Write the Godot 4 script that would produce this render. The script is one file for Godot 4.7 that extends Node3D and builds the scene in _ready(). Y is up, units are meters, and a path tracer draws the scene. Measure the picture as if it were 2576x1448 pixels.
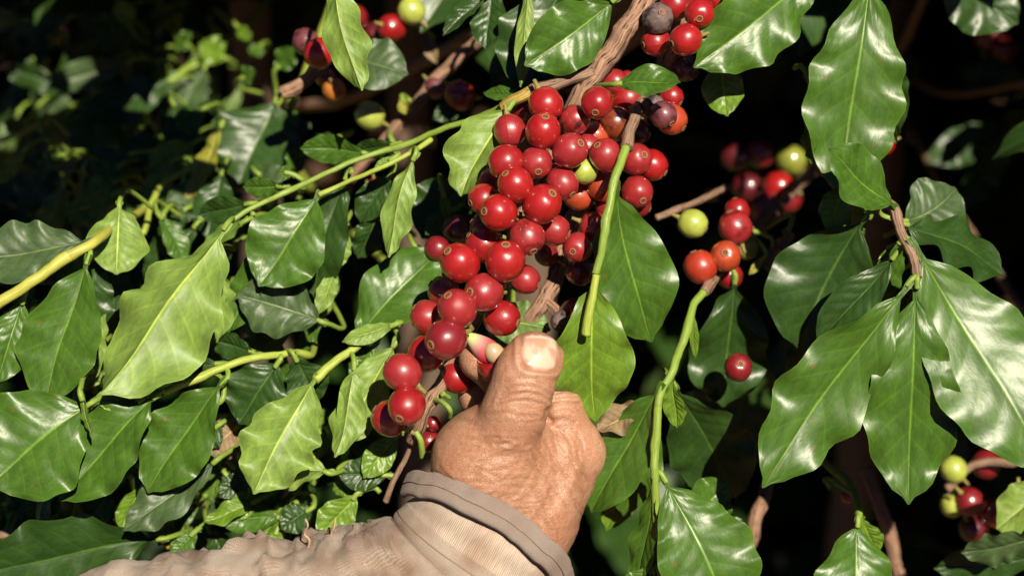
extends Node3D
# A hand picking ripe coffee cherries from a sunlit bush. Lengths in the tables are millimetres.

const MM := 0.001
const INTO_BUSH := Vector3(0, -0.47, -0.88)
var mats := {}
var tex := {}
var used := {}
var rng := RandomNumberGenerator.new()
var noise := FastNoiseLite.new()
var leaf_tops: Array = []
var leaf_unders: Array = []

func _ready() -> void:
	set_camera_and_light()
	rng.seed = 7
	noise.seed = 11
	noise.frequency = 1.0
	noise.noise_type = FastNoiseLite.TYPE_SIMPLEX_SMOOTH
	make_textures()
	make_materials()
	build_ground()
	build_bush()
	build_branches()
	build_person()
	build_picked_cherry()

# ---------------------------------------------------------------- camera, sky, sun
func set_camera_and_light() -> void:
	var cam := Camera3D.new()
	cam.name = "camera"
	add_child(cam)
	var pitch := deg_to_rad(28.0)
	cam.position = Vector3(0, 1.2, 0) + Vector3(0, sin(pitch), cos(pitch)) * 0.6
	cam.rotation = Vector3(-pitch, 0, 0)
	cam.fov = rad_to_deg(2.0 * atan(1448.0 * 0.5 * 0.1424 / 600.0))
	cam.near = 0.02
	cam.far = 60.0
	var att := CameraAttributesPhysical.new()
	att.frustum_focal_length = 50.0
	att.frustum_focus_distance = 0.582
	att.exposure_aperture = 5.0
	cam.attributes = att
	cam.fov = rad_to_deg(2.0 * atan(1448.0 * 0.5 * 0.1424 / 600.0))
	cam.current = true
	var we := WorldEnvironment.new()
	we.name = "daylight"
	var e := Environment.new()
	e.background_mode = Environment.BG_SKY
	var sm := ProceduralSkyMaterial.new()
	sm.sky_top_color = Color(0.24, 0.35, 0.58)
	sm.sky_horizon_color = Color(0.50, 0.60, 0.72)
	sm.ground_bottom_color = Color(0.10, 0.075, 0.05)
	sm.ground_horizon_color = Color(0.22, 0.19, 0.15)
	sm.sky_curve = 0.12
	sm.sun_angle_max = 6.0
	sm.energy_multiplier = 0.28
	var sky := Sky.new()
	sky.sky_material = sm
	e.sky = sky
	e.tonemap_mode = Environment.TONE_MAPPER_LINEAR
	e.tonemap_exposure = 1.65
	e.sdfgi_enabled = true
	e.ssao_enabled = true
	e.ssil_enabled = true
	we.environment = e
	add_child(we)
	var sun := DirectionalLight3D.new()
	sun.name = "sun"
	sun.light_energy = 1.6
	sun.light_color = Color(1.0, 0.955, 0.87)
	sun.light_angular_distance = 0.5
	sun.shadow_enabled = true
	add_child(sun)
	# from behind the photographer's right shoulder
	var b := Basis(Vector3.RIGHT, -pitch)
	var to_sun := (b * Vector3(0.25, 0.34, 0.9)).normalized()
	sun.look_at_from_position(to_sun * 5.0, Vector3.ZERO, Vector3.UP)

# ---------------------------------------------------------------- small helpers
func lin(r: float, g: float, b: float) -> Color:
	return Color(r, g, b).linear_to_srgb()

func numbered(called: String) -> String:
	var n: int = used.get(called, 0)
	used[called] = n + 1
	return called if n == 0 else "%s_%03d" % [called, n]

func thing(called: String, label: String, category: String, at: Vector3, group := "") -> Node3D:
	var o := Node3D.new()
	o.name = numbered(called)
	o.position = at
	o.set_meta("label", label)
	o.set_meta("category", category)
	if group != "":
		o.set_meta("group", group)
	add_child(o)
	return o

func part(called: String, mesh: Mesh, parent: Node3D, at := Vector3.ZERO) -> MeshInstance3D:
	var o := MeshInstance3D.new()
	o.name = called
	o.mesh = mesh
	o.position = at
	parent.add_child(o, true)
	return o

func grid_mesh(mesh: ArrayMesh, v: PackedVector3Array, uv: PackedVector2Array, col: PackedColorArray, rows: int, cols: int, m: Material, flip := false) -> ArrayMesh:
	# a sheet of rows x cols points with smooth normals
	var nrm := PackedVector3Array()
	nrm.resize(v.size())
	for i in rows:
		for j in cols:
			var a := v[mini(i + 1, rows - 1) * cols + j] - v[maxi(i - 1, 0) * cols + j]
			var b := v[i * cols + mini(j + 1, cols - 1)] - v[i * cols + maxi(j - 1, 0)]
			var n := a.cross(b)
			if n.length_squared() < 1e-24:
				n = Vector3.UP * 1e-6
			n = n.normalized()
			nrm[i * cols + j] = -n if flip else n
	var idx := PackedInt32Array()
	for i in rows - 1:
		for j in cols - 1:
			var p := i * cols + j
			if flip:
				idx.append_array([p, p + cols, p + 1, p + 1, p + cols, p + cols + 1])
			else:
				idx.append_array([p, p + 1, p + cols, p + 1, p + cols + 1, p + cols])
	var arr := []
	arr.resize(Mesh.ARRAY_MAX)
	arr[Mesh.ARRAY_VERTEX] = v
	arr[Mesh.ARRAY_NORMAL] = nrm
	arr[Mesh.ARRAY_TEX_UV] = uv
	if col.size() > 0:
		arr[Mesh.ARRAY_COLOR] = col
	arr[Mesh.ARRAY_INDEX] = idx
	mesh.add_surface_from_arrays(Mesh.PRIMITIVE_TRIANGLES, arr)
	mesh.surface_set_material(mesh.get_surface_count() - 1, m)
	return mesh

func catmull(p: Array, per: int) -> PackedVector3Array:
	var out := PackedVector3Array()
	for i in p.size() - 1:
		var p0: Vector3 = p[maxi(i - 1, 0)]
		var p1: Vector3 = p[i]
		var p2: Vector3 = p[i + 1]
		var p3: Vector3 = p[mini(i + 2, p.size() - 1)]
		for k in per:
			var t := float(k) / per
			out.append(0.5 * ((2.0 * p1) + (p2 - p0) * t + (2.0 * p0 - 5.0 * p1 + 4.0 * p2 - p3) * t * t + (3.0 * p1 - p0 - 3.0 * p2 + p3) * t * t * t))
	out.append(p[p.size() - 1])
	return out

# tube along points; node swellings every so often
func tube(pts: PackedVector3Array, r0: float, r1: float, m: Material, sides := 12, knots := 0.0, rough := 0.0, seedv := 0.0) -> ArrayMesh:
	var n := pts.size()
	var t0 := (pts[1] - pts[0]).normalized()
	var side := t0.cross(Vector3(0.13, 0.9, 0.4)).normalized()
	var v := PackedVector3Array()
	var uv := PackedVector2Array()
	var run := 0.0
	var rows := 0
	for i in n:
		var tg := (pts[mini(i + 1, n - 1)] - pts[maxi(i - 1, 0)]).normalized()
		side = (side - tg * side.dot(tg)).normalized()
		var up := tg.cross(side)
		if i > 0:
			run += pts[i].distance_to(pts[i - 1])
		var f := float(i) / (n - 1)
		var r := lerpf(r0, r1, f)
		var sway := (side * noise.get_noise_2d(run * 55.0, seedv * 3.0) + up * noise.get_noise_2d(run * 55.0, seedv * 3.0 + 50.0)) * r * 0.55 * smoothstep(0.0, 0.01, run)
		if knots > 0.0:
			var ph := fposmod(run / knots + seedv, 1.0)
			r *= 1.0 + 0.22 * exp(-pow((ph - 0.5) * 11.0, 2.0))
		var last := 1
		if i == 0 or i == n - 1:
			last = 2
		for q in last:
			var rr := r
			if (i == 0 and q == 0) or (i == n - 1 and q == 1):
				rr = r * 0.05
			for j in sides + 1:
				var a := TAU * j / sides
				var dirv := side * cos(a) + up * sin(a)
				var bump := 1.0
				if rough > 0.0:
					bump += rough * noise.get_noise_3d(cos(a) * 1.3 + seedv, sin(a) * 1.3, run * 60.0) + rough * 0.5 * noise.get_noise_3d(cos(a) * 3.0, sin(a) * 3.0 + seedv, run * 220.0)
				v.append(pts[i] + sway + dirv * rr * bump)
				uv.append(Vector2(float(j) / sides, run * 20.0))
			rows += 1
	return grid_mesh(ArrayMesh.new(), v, uv, PackedColorArray(), rows, sides + 1, m)

func lathe(profile: Array, sides: int, m: Material, cols: Array = [], mesh: ArrayMesh = null) -> ArrayMesh:
	# profile of (radius, y), from the bottom up
	var v := PackedVector3Array()
	var uv := PackedVector2Array()
	var c := PackedColorArray()
	for i in profile.size():
		for j in sides + 1:
			var a := TAU * j / sides
			v.append(Vector3(cos(a) * profile[i].x, profile[i].y, sin(a) * profile[i].x))
			uv.append(Vector2(float(j) / sides, float(i) / (profile.size() - 1)))
			if cols.size() > 0:
				c.append(cols[i])
	return grid_mesh(mesh if mesh else ArrayMesh.new(), v, uv, c, profile.size(), sides + 1, m)

# ---------------------------------------------------------------- textures
func ramp_noise(freq: float, kind: int, stops: Array, size := 256, octaves := 4, seedv := 1, normal := false, strength := 4.0) -> NoiseTexture2D:
	var f := FastNoiseLite.new()
	f.noise_type = kind as FastNoiseLite.NoiseType
	f.frequency = freq
	f.seed = seedv
	f.fractal_octaves = octaves
	var t := NoiseTexture2D.new()
	t.width = size
	t.height = size
	t.seamless = true
	t.noise = f
	if normal:
		t.as_normal_map = true
		t.bump_strength = strength
	if stops.size() > 0:
		var g := Gradient.new()
		var offs := PackedFloat32Array()
		var cs := PackedColorArray()
		for s in stops:
			offs.append(s[0])
			cs.append(s[1])
		g.offsets = offs
		g.colors = cs
		t.color_ramp = g
	return t

func image_tex(w: int, h: int, data: PackedByteArray) -> ImageTexture:
	return ImageTexture.create_from_image(Image.create_from_data(w, h, false, Image.FORMAT_RGBA8, data))

# vein phase of a coffee leaf: t across (-1..1), s along (0..1)
func vein(s: float, t: float) -> float:
	var a := absf(t)
	return (s - 0.16 * a - 0.03 * a * a) * 8.5

func leaf_colour(which: int) -> ImageTexture:
	# a multiplier round 1 (stored as 0.6): pale midrib and side veins, mottling; "which" adds blemishes
	var w := 192
	var h := 384
	var d := PackedByteArray()
	d.resize(w * h * 4)
	var k := 0
	for y in h:
		var s := (y + 0.5) / h
		for x in w:
			var t := ((x + 0.5) / w) * 2.0 - 1.0
			var a := absf(t)
			var mid := exp(-pow(a / (0.036 - 0.020 * s), 2.0))
			var off := 0.5 if t > 0.0 else 0.0
			var ph := vein(s, t) + off * 0.5
			var dv := absf(ph - roundf(ph))
			var sidev := exp(-pow(dv / 0.055, 2.0)) * (1.0 - smoothstep(0.7, 0.98, a)) * 0.55
			var edge := smoothstep(0.955, 1.0, a) * 0.5
			var mott := noise.get_noise_3d(t * 3.0 + which * 9.0, s * 6.0, 2.0) * 0.10 + noise.get_noise_3d(t * 14.0, s * 28.0 + which * 5.0, 5.0) * 0.06
			var v := clampf(mid * 0.78 + sidev * 0.30 + edge * 0.4, 0.0, 1.0)
			var r := lerpf(0.56, 0.98, v) + mott
			var g := lerpf(0.58, 0.90, v) + mott
			var b := lerpf(0.56, 0.86, v) + mott * 0.6
			if which > 0:
				var sp := noise.get_noise_3d(t * 5.0 + 30.0, s * 11.0, 3.0 + which * 4.0)
				var bl := smoothstep(0.42, 0.58, sp) * 0.8
				if which == 2:
					bl = maxf(bl, smoothstep(0.55, 0.95, s * 0.55 + a * 0.4 + 0.5 * noise.get_noise_3d(t * 4.0, s * 7.0, 20.0)))
				r = lerpf(r, 0.95, bl)
				g = lerpf(g, 0.52, bl)
				b = lerpf(b, 0.55, bl)
			var fl := noise.get_noise_3d(t * 40.0, s * 80.0, 60.0 + which)
			if fl > 0.66:
				r = lerpf(r, 0.95, 0.35)
				g = lerpf(g, 0.85, 0.3)
				b = lerpf(b, 0.8, 0.3)
			d[k] = int(clampf(r, 0, 1) * 255.0)
			d[k + 1] = int(clampf(g, 0, 1) * 255.0)
			d[k + 2] = int(clampf(b, 0, 1) * 255.0)
			d[k + 3] = 255
			k += 4
	return image_tex(w, h, d)

func leaf_relief() -> ImageTexture:
	var w := 192
	var h := 384
	var d := PackedByteArray()
	d.resize(w * h * 4)
	var k := 0
	for y in h:
		var s := (y + 0.5) / h
		for x in w:
			var t := ((x + 0.5) / w) * 2.0 - 1.0
			var a := absf(t)
			var off := 0.25 if t > 0.0 else 0.0
			var ph := vein(s, t) + off
			var q := 0.5 - 0.5 * cos(TAU * ph)
			var hgt := 0.45 + 0.42 * pow(q, 0.8) * (1.0 - smoothstep(0.6, 1.0, a)) * smoothstep(0.0, 0.2, a)
			hgt -= 0.35 * exp(-pow(a / 0.05, 2.0))
			hgt += noise.get_noise_3d(t * 3.0, s * 7.0, 9.0) * 0.22 + noise.get_noise_3d(t * 26.0, s * 52.0, 1.0) * 0.03
			var c := int(clampf(hgt, 0, 1) * 255.0)
			d[k] = c
			d[k + 1] = c
			d[k + 2] = c
			d[k + 3] = 255
			k += 4
	return image_tex(w, h, d)

func bark_tex(height: bool) -> ImageTexture:
	var w := 128
	var h := 256
	var d := PackedByteArray()
	d.resize(w * h * 4)
	var k := 0
	for y in h:
		for x in w:
			var a := TAU * x / w
			var cx := cos(a)
			var cy := sin(a)
			var yy := TAU * y / h
			var st := noise.get_noise_3d(cx * 2.6, cy * 2.6, sin(yy) * 0.5 + 4.0) + 0.6 * noise.get_noise_3d(cx * 6.0, cy * 6.0, cos(yy) * 1.1)
			var fine := noise.get_noise_3d(cx * 14.0, cy * 14.0, sin(yy) * 5.0)
			var crack := smoothstep(0.25, 0.5, noise.get_noise_3d(cx * 5.0 + 9.0, cy * 5.0, cos(yy) * 0.7 + sin(yy)))
			var v := 0.62 + 0.22 * st + 0.12 * fine - 0.4 * crack
			var r := v
			var g := v
			var b := v
			if not height:
				r = v + 0.05
				b = v - 0.02 + 0.06 * fine
			d[k] = int(clampf(r, 0.05, 1) * 255.0)
			d[k + 1] = int(clampf(g, 0.05, 1) * 255.0)
			d[k + 2] = int(clampf(b, 0.05, 1) * 255.0)
			d[k + 3] = 255
			k += 4
	return image_tex(w, h, d)

func weave_tex(height: bool) -> ImageTexture:
	# fine twill, 16 diagonal wales a tile
	var w := 256
	var d := PackedByteArray()
	d.resize(w * w * 4)
	var k := 0
	for y in w:
		for x in w:
			var wale := 0.5 + 0.5 * sin(TAU * (x + 2.0 * y) / 16.0)
			var yarn := 0.5 + 0.5 * sin(TAU * y / 8.0)
			var n := noise.get_noise_2d(x * 0.11, y * 0.11)
			var v := 0.62 + 0.16 * wale + 0.07 * yarn + 0.10 * n
			if height:
				v = 0.3 + 0.4 * wale + 0.2 * yarn + 0.2 * n
			var c := int(clampf(v, 0, 1) * 255.0)
			d[k] = c
			d[k + 1] = c
			d[k + 2] = c
			d[k + 3] = 255
			k += 4
	return image_tex(w, w, d)

func cherry_skin(spot: float, seedv: float, dark: Color) -> ImageTexture:
	# multiplier for the skin: faint streaks from pole to pole, pale specks, and a bruise
	var w := 128
	var h := 96
	var d := PackedByteArray()
	d.resize(w * h * 4)
	var k := 0
	for y in h:
		var la := PI * (y + 0.5) / h
		for x in w:
			var lo := TAU * (x + 0.5) / w
			var p := Vector3(sin(la) * cos(lo), cos(la), sin(la) * sin(lo))
			var n := noise.get_noise_3d(p.x * 1.6 + seedv, p.y * 1.2, p.z * 1.6)
			var streak := noise.get_noise_3d(p.x * 7.0 + seedv, p.y * 1.1, p.z * 7.0)
			var c := Color(0.86, 0.84, 0.84)
			c = c * (1.0 + 0.10 * n + 0.05 * streak)
			var speck := noise.get_noise_3d(p.x * 11.0, p.y * 11.0 + seedv, p.z * 11.0)
			if speck > 0.6:
				c = c.lerp(Color(1, 1, 1), 0.7)
			if spot > 0.0:
				var bl := smoothstep(0.0, 0.5, noise.get_noise_3d(p.x * 0.9 + seedv * 3.0, p.y * 0.9, p.z * 0.9) + spot - 0.4)
				c = c.lerp(dark, bl)
			d[k] = int(clampf(c.r, 0, 1) * 255.0)
			d[k + 1] = int(clampf(c.g, 0, 1) * 255.0)
			d[k + 2] = int(clampf(c.b, 0, 1) * 255.0)
			d[k + 3] = 255
			k += 4
	return image_tex(w, h, d)

func make_textures() -> void:
	for i in 3:
		tex["leaf%d" % i] = leaf_colour(i)
	tex["relief"] = leaf_relief()
	tex["bark"] = bark_tex(false)
	tex["barkh"] = bark_tex(true)
	tex["rind"] = cherry_skin(0.0, 6.0, Color.BLACK)
	tex["weave"] = weave_tex(false)
	tex["weaveh"] = weave_tex(true)
	tex["skin_plain"] = cherry_skin(0.0, 3.0, Color.BLACK)
	tex["skin_blush"] = cherry_skin(0.42, 5.0, Color(0.30, 0.30, 0.34))
	tex["skin_two"] = cherry_skin(0.5, 8.0, Color(0.5, 0.42, 0.46))

# ---------------------------------------------------------------- materials
func mat(called: String, c: Color, rough: float, spec := 0.5) -> StandardMaterial3D:
	var m := StandardMaterial3D.new()
	m.resource_name = called
	m.albedo_color = c
	m.roughness = rough
	m.metallic_specular = spec
	mats[called] = m
	return m

func leaf_mat(called: String, c: Color, rough: float, spec: float, t: String, relief: float, back: Color) -> StandardMaterial3D:
	var m := mat(called, c, rough, spec)
	m.albedo_texture = tex[t]
	m.heightmap_enabled = true
	m.heightmap_texture = tex["relief"]
	m.heightmap_scale = relief
	m.backlight_enabled = true
	m.backlight = back
	m.cull_mode = BaseMaterial3D.CULL_DISABLED
	return m

func make_materials() -> void:
	# leaf kinds: 0 dark, 1 mid green, 2 young yellow-green, 3 dull olive, 4 dry brown, 5 yellowing, 8 pale
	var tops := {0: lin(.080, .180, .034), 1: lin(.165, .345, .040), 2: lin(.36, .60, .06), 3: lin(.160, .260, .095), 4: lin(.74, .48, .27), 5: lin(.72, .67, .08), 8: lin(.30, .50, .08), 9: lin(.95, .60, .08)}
	var unders := {0: lin(.24, .38, .11), 1: lin(.36, .55, .15), 2: lin(.50, .70, .14), 3: lin(.36, .41, .18), 4: lin(.66, .43, .26), 5: lin(.74, .70, .17), 8: lin(.52, .76, .15), 9: lin(.9, .6, .1)}
	for k in tops:
		var t: Array = []
		var u: Array = []
		for q in 3:
			var bk := Color(0.30, 0.34, 0.10)
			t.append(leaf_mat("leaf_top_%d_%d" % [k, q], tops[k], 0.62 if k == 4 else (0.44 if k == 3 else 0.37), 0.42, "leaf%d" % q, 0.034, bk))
			u.append(leaf_mat("leaf_under_%d_%d" % [k, q], unders[k], 0.66 if k == 4 else 0.46, 0.4, "leaf%d" % q, -0.03, bk))
		mats["top%d" % k] = t
		mats["under%d" % k] = u
	for q in [["bark", lin(.62, .42, .29), .8], ["twigbrown", lin(.50, .36, .25), .7], ["twigyellow", lin(.72, .58, .14), .5], ["green", lin(.26, .40, .06), .42], ["greenyellow", lin(.40, .52, .08), .45], ["yellow", lin(.50, .52, .09), .45], ["dim", lin(.07, .10, .03), .6], ["trunk", lin(.20, .145, .105), .85]]:
		var m := mat(q[0], q[1], q[2], 0.4)
		m.albedo_texture = tex["bark"] if q[0] in ["bark", "twigbrown", "twigyellow"] else tex["rind"]
		m.heightmap_enabled = true
		m.heightmap_texture = tex["barkh"]
		m.heightmap_scale = 0.09 if q[0] == "bark" else 0.02
	for q in [
		["red", lin(.36, .010, .012), "skin_plain", .40], ["bright", lin(.42, .012, .012), "skin_plain", .36], ["rose", lin(.37, .022, .025), "skin_plain", .44],
		["deep", lin(.25, .012, .017), "skin_plain", .40], ["dark", lin(.12, .008, .014), "skin_plain", .4], ["blush", lin(.38, .026, .028), "skin_blush", .40],
		["blush2", lin(.38, .026, .028), "skin_two", .40], ["purple", lin(.20, .05, .06), "skin_two", .5], ["orange", lin(.50, .070, .022), "skin_plain", .42],
		["orangered", lin(.47, .045, .018), "skin_plain", .40], ["orangegold", lin(.60, .20, .03), "skin_plain", .4], ["brownred", lin(.26, .05, .015), "skin_two", .3],
		["green", lin(.46, .56, .09), "skin_plain", .42], ["greenripe", lin(.28, .32, .04), "skin_plain", .42], ["dried", lin(.17, .12, .11), "skin_blush", .65]]:
		var m := mat("cherry_" + q[0], q[1], q[3], 0.5)
		m.albedo_texture = tex[q[2]]
		if q[0] != "dried":
			m.clearcoat_enabled = true
			m.clearcoat = 1.0
			m.clearcoat_roughness = 0.15
			m.subsurf_scatter_enabled = true
			m.subsurf_scatter_strength = 0.05
	var sc := mat("scar", Color.WHITE, 0.6, 0.3)
	sc.vertex_color_use_as_albedo = true
	var st := mat("stalk", lin(.52, .52, .16), 0.5, 0.4)
	st.albedo_texture = tex["bark"]
	mat("bean", lin(.40, .29, .17), 0.35)
	mat("pulp", lin(.72, .22, .20), 0.3)
	# skin
	var s := mat("skin", Color.WHITE, 0.43, 0.5)
	s.vertex_color_use_as_albedo = true
	s.uv1_triplanar = true
	s.uv1_scale = Vector3(60, 60, 60)
	s.albedo_texture = ramp_noise(0.03, FastNoiseLite.TYPE_SIMPLEX, [[0.0, Color(0.80, 0.74, 0.70)], [0.45, Color(0.92, 0.90, 0.88)], [1.0, Color(1, 1, 1)]], 512, 5, 4)
	s.heightmap_enabled = true
	s.heightmap_texture = ramp_noise(0.05, FastNoiseLite.TYPE_CELLULAR, [[0.0, Color(0.1, 0.1, 0.1)], [1.0, Color(0.9, 0.9, 0.9)]], 512, 3, 9)
	s.heightmap_scale = 0.028
	s.subsurf_scatter_enabled = true
	s.subsurf_scatter_strength = 0.06
	var nl := mat("nail", Color.WHITE, 0.26, 0.5)
	nl.vertex_color_use_as_albedo = true
	# cloth
	var cl := mat("cloth", Color.WHITE, 0.92, 0.15)
	cl.vertex_color_use_as_albedo = true
	cl.albedo_texture = tex["weave"]
	cl.heightmap_enabled = true
	cl.heightmap_texture = tex["weaveh"]
	cl.heightmap_scale = 0.05
	cl.rim_enabled = true
	cl.rim = 0.15
	mat("thread", lin(.42, .26, .16), 0.9, 0.1)
	mat("seam", lin(.22, .15, .11), 0.95, 0.1)
	# ground
	var g := mat("soil", lin(.16, .10, .065), 0.95, 0.2)
	g.uv1_triplanar = true
	g.uv1_world_triplanar = true
	g.uv1_scale = Vector3(1.7, 1.7, 1.7)
	g.albedo_texture = ramp_noise(0.02, FastNoiseLite.TYPE_SIMPLEX, [[0.0, Color(0.5, 0.45, 0.4)], [0.6, Color(0.9, 0.85, 0.8)], [1.0, Color(1, 1, 1)]], 512, 6, 3)
	g.heightmap_enabled = true
	g.heightmap_texture = ramp_noise(0.03, FastNoiseLite.TYPE_SIMPLEX, [], 512, 6, 8)
	g.heightmap_scale = 2.0

# ---------------------------------------------------------------- leaves
const ACROSS := [-1.0, -0.93, -0.72, -0.48, -0.25, -0.07, 0.0, 0.07, 0.25, 0.48, 0.72, 0.93, 1.0]
const ALONG := 30

func leaf_width(s: float) -> float:
	# narrow petiole, wedge base, broad middle, drip tip
	var x := clampf((s - 0.05) / 0.95, 0.0, 1.0)
	var body := pow(maxf(sin(PI * pow(x, 1.22)), 0.0), 0.86)
	var blunt := smoothstep(1.0, 0.93, s)
	return (body * blunt + 0.05 * smoothstep(0.0, 0.1, x) * smoothstep(1.0, 0.97, s)) * smoothstep(0.0, 0.12, x)

func leaf_mesh(a: Vector3, c: Vector3, t: Vector3, top: Vector3, half: float, fold: float, wave: float, waves: float, twist: float, kind: int, q: int, seedv: float) -> ArrayMesh:
	# base a at the origin, control c, tip t, all in metres; top is the way the glossy side looks
	var cols := ACROSS.size()
	var rows := ALONG + 1
	var up := PackedVector3Array()
	var dn := PackedVector3Array()
	var uv := PackedVector2Array()
	var ph_l := seedv * 1.7
	var ph_r := seedv * 3.1 + 1.3
	var ln := a.distance_to(t)
	var petiole := 0.0011
	for i in rows:
		var s := float(i) / ALONG
		var p := a * (1 - s) * (1 - s) + c * 2.0 * s * (1 - s) + t * s * s
		var tg := ((c - a) * (1 - s) + (t - c) * s).normalized()
		var n := (top - tg * top.dot(tg)).normalized()
		n = n.rotated(tg, deg_to_rad(twist) * (s - 0.4))
		var sd := tg.cross(n)
		p += n * (0.018 * ln * sin(TAU * s * 1.3 + seedv * 2.0))
		var w := half * leaf_width(s)
		var live := smoothstep(0.05, 0.2, s) * smoothstep(1.0, 0.85, s)
		var wid := maxf(w, petiole * (1.0 - smoothstep(0.04, 0.1, s)) + 0.0003)
		for j in cols:
			var x: float = ACROSS[j]
			var ax := absf(x)
			var ph := ph_l if x < 0.0 else ph_r
			var fa := deg_to_rad(fold) * (1.0 + 0.35 * sin(s * 5.0 + ph))
			var wob := sin(TAU * waves * s + ph + 0.9 * sin(s * 7.0 + ph)) + 0.22 * sin(TAU * waves * 1.7 * s + ph * 2.0)
			var lift := ax * wid * sin(fa) + 1.15 * wave * minf(1.0, half / 0.012) * MM * wob * ax * ax * live - 0.10 * wid * ax * ax * live
			var inw := 1.0 + 0.028 * sin(TAU * waves * s + ph * 1.4 + 1.0 + 0.6 * sin(s * 8.0 + ph)) * ax * live * minf(wave, 3.0)
			var q1 := p + sd * (x * wid * cos(fa) * inw) + n * lift
			up.append(q1)
			var thick := 0.00022 * (1.0 - pow(ax, 6.0)) + 0.00085 * (1.0 - 0.75 * s) * exp(-pow(x * wid / 0.0011, 2.0))
			dn.append(q1 - n * thick)
			uv.append(Vector2(x * 0.5 + 0.5, s))
	var m := ArrayMesh.new()
	grid_mesh(m, up, uv, PackedColorArray(), rows, cols, mats["top%d" % kind][q], true)
	grid_mesh(m, dn, uv, PackedColorArray(), rows, cols, mats["under%d" % kind][q], false)
	return m

# ---------------------------------------------------------------- cherries
var cherry_meshes := {}
var scar_mesh: ArrayMesh
var stalk_mesh: ArrayMesh

func cherry_mesh(kind: String, variant: int) -> ArrayMesh:
	var key := kind + str(variant)
	if not cherry_meshes.has(key):
		var v := PackedVector3Array()
		var uv := PackedVector2Array()
		var n := 20
		var sides := 28
		for i in n + 1:
			var la := PI * i / n
			for j in sides + 1:
				var lo := TAU * j / sides
				var d := Vector3(sin(la) * cos(lo), -cos(la), sin(la) * sin(lo))
				var r := 1.0 + 0.035 * noise.get_noise_3d(d.x * 1.1 + variant * 7.0, d.y * 1.1, d.z * 1.1)
				# two beans inside: a faint furrow, slightly flattened ends
				r -= 0.018 * exp(-pow(d.x / 0.22, 2.0))
				r -= 0.05 * smoothstep(0.86, 1.0, absf(d.y))
				if kind == "dried":
					r += 0.14 * noise.get_noise_3d(d.x * 2.2, d.y * 2.2 + variant * 3.0, d.z * 2.2)
				v.append(d * r)
				uv.append(Vector2(float(j) / sides, float(i) / n))
		cherry_meshes[key] = grid_mesh(ArrayMesh.new(), v, uv, PackedColorArray(), n + 1, sides + 1, mats["cherry_" + kind])
	return cherry_meshes[key]

func cherry(parent: Node3D, at: Vector3, dir: Vector3, r: float, kind: String, variant: int, spin: float) -> void:
	if scar_mesh == null:
		# ring left by the flower: raised corky rim, sunken middle (on a cherry of radius 1, at y = 1)
		var tan_c := Color(.17, .085, .045)
		var rim_c := Color(.27, .14, .07)
		var mid_c := Color(.18, .03, .022)
		scar_mesh = lathe([Vector2(.255, .925), Vector2(.235, .958), Vector2(.205, .982), Vector2(.165, .982), Vector2(.135, .948), Vector2(.07, .94), Vector2(.04, .965), Vector2(.001, .97)], 18, mats["scar"], [tan_c, tan_c, rim_c, rim_c, mid_c * 0.7, mid_c, tan_c, tan_c * 0.8])
		stalk_mesh = lathe([Vector2(.001, -1.5), Vector2(.12, -1.5), Vector2(.13, -1.2), Vector2(.17, -1.02), Vector2(.22, -.94), Vector2(.1, -.92)], 10, mats["stalk"])
	var o := part("cherry", cherry_mesh(kind, variant), parent, at)
	var y := dir.normalized()
	var x := y.cross(Vector3(0.31, 0.2, 0.93)).normalized().rotated(y, spin)
	o.basis = Basis(x * r, y * r * 1.07, x.cross(y) * r)
	part("scar", scar_mesh, o)
	part("stalk", stalk_mesh, o)

# ---------------------------------------------------------------- setting
func build_ground() -> void:
	var v := PackedVector3Array()
	var uv := PackedVector2Array()
	var n := 60
	for i in n + 1:
		for j in n + 1:
			var fx := (float(j) / n - 0.5) * 2.0
			var fz := (float(i) / n - 0.5) * 2.0
			var x := signf(fx) * pow(absf(fx), 2.2) * 30.0
			var z := signf(fz) * pow(absf(fz), 2.2) * 30.0
			v.append(Vector3(x, 0.03 * noise.get_noise_2d(x * 2.0, z * 2.0), z))
			uv.append(Vector2(x, z))
	var o := part("ground", grid_mesh(ArrayMesh.new(), v, uv, PackedColorArray(), n + 1, n + 1, mats["soil"]), self)
	o.set_meta("kind", "structure")

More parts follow.
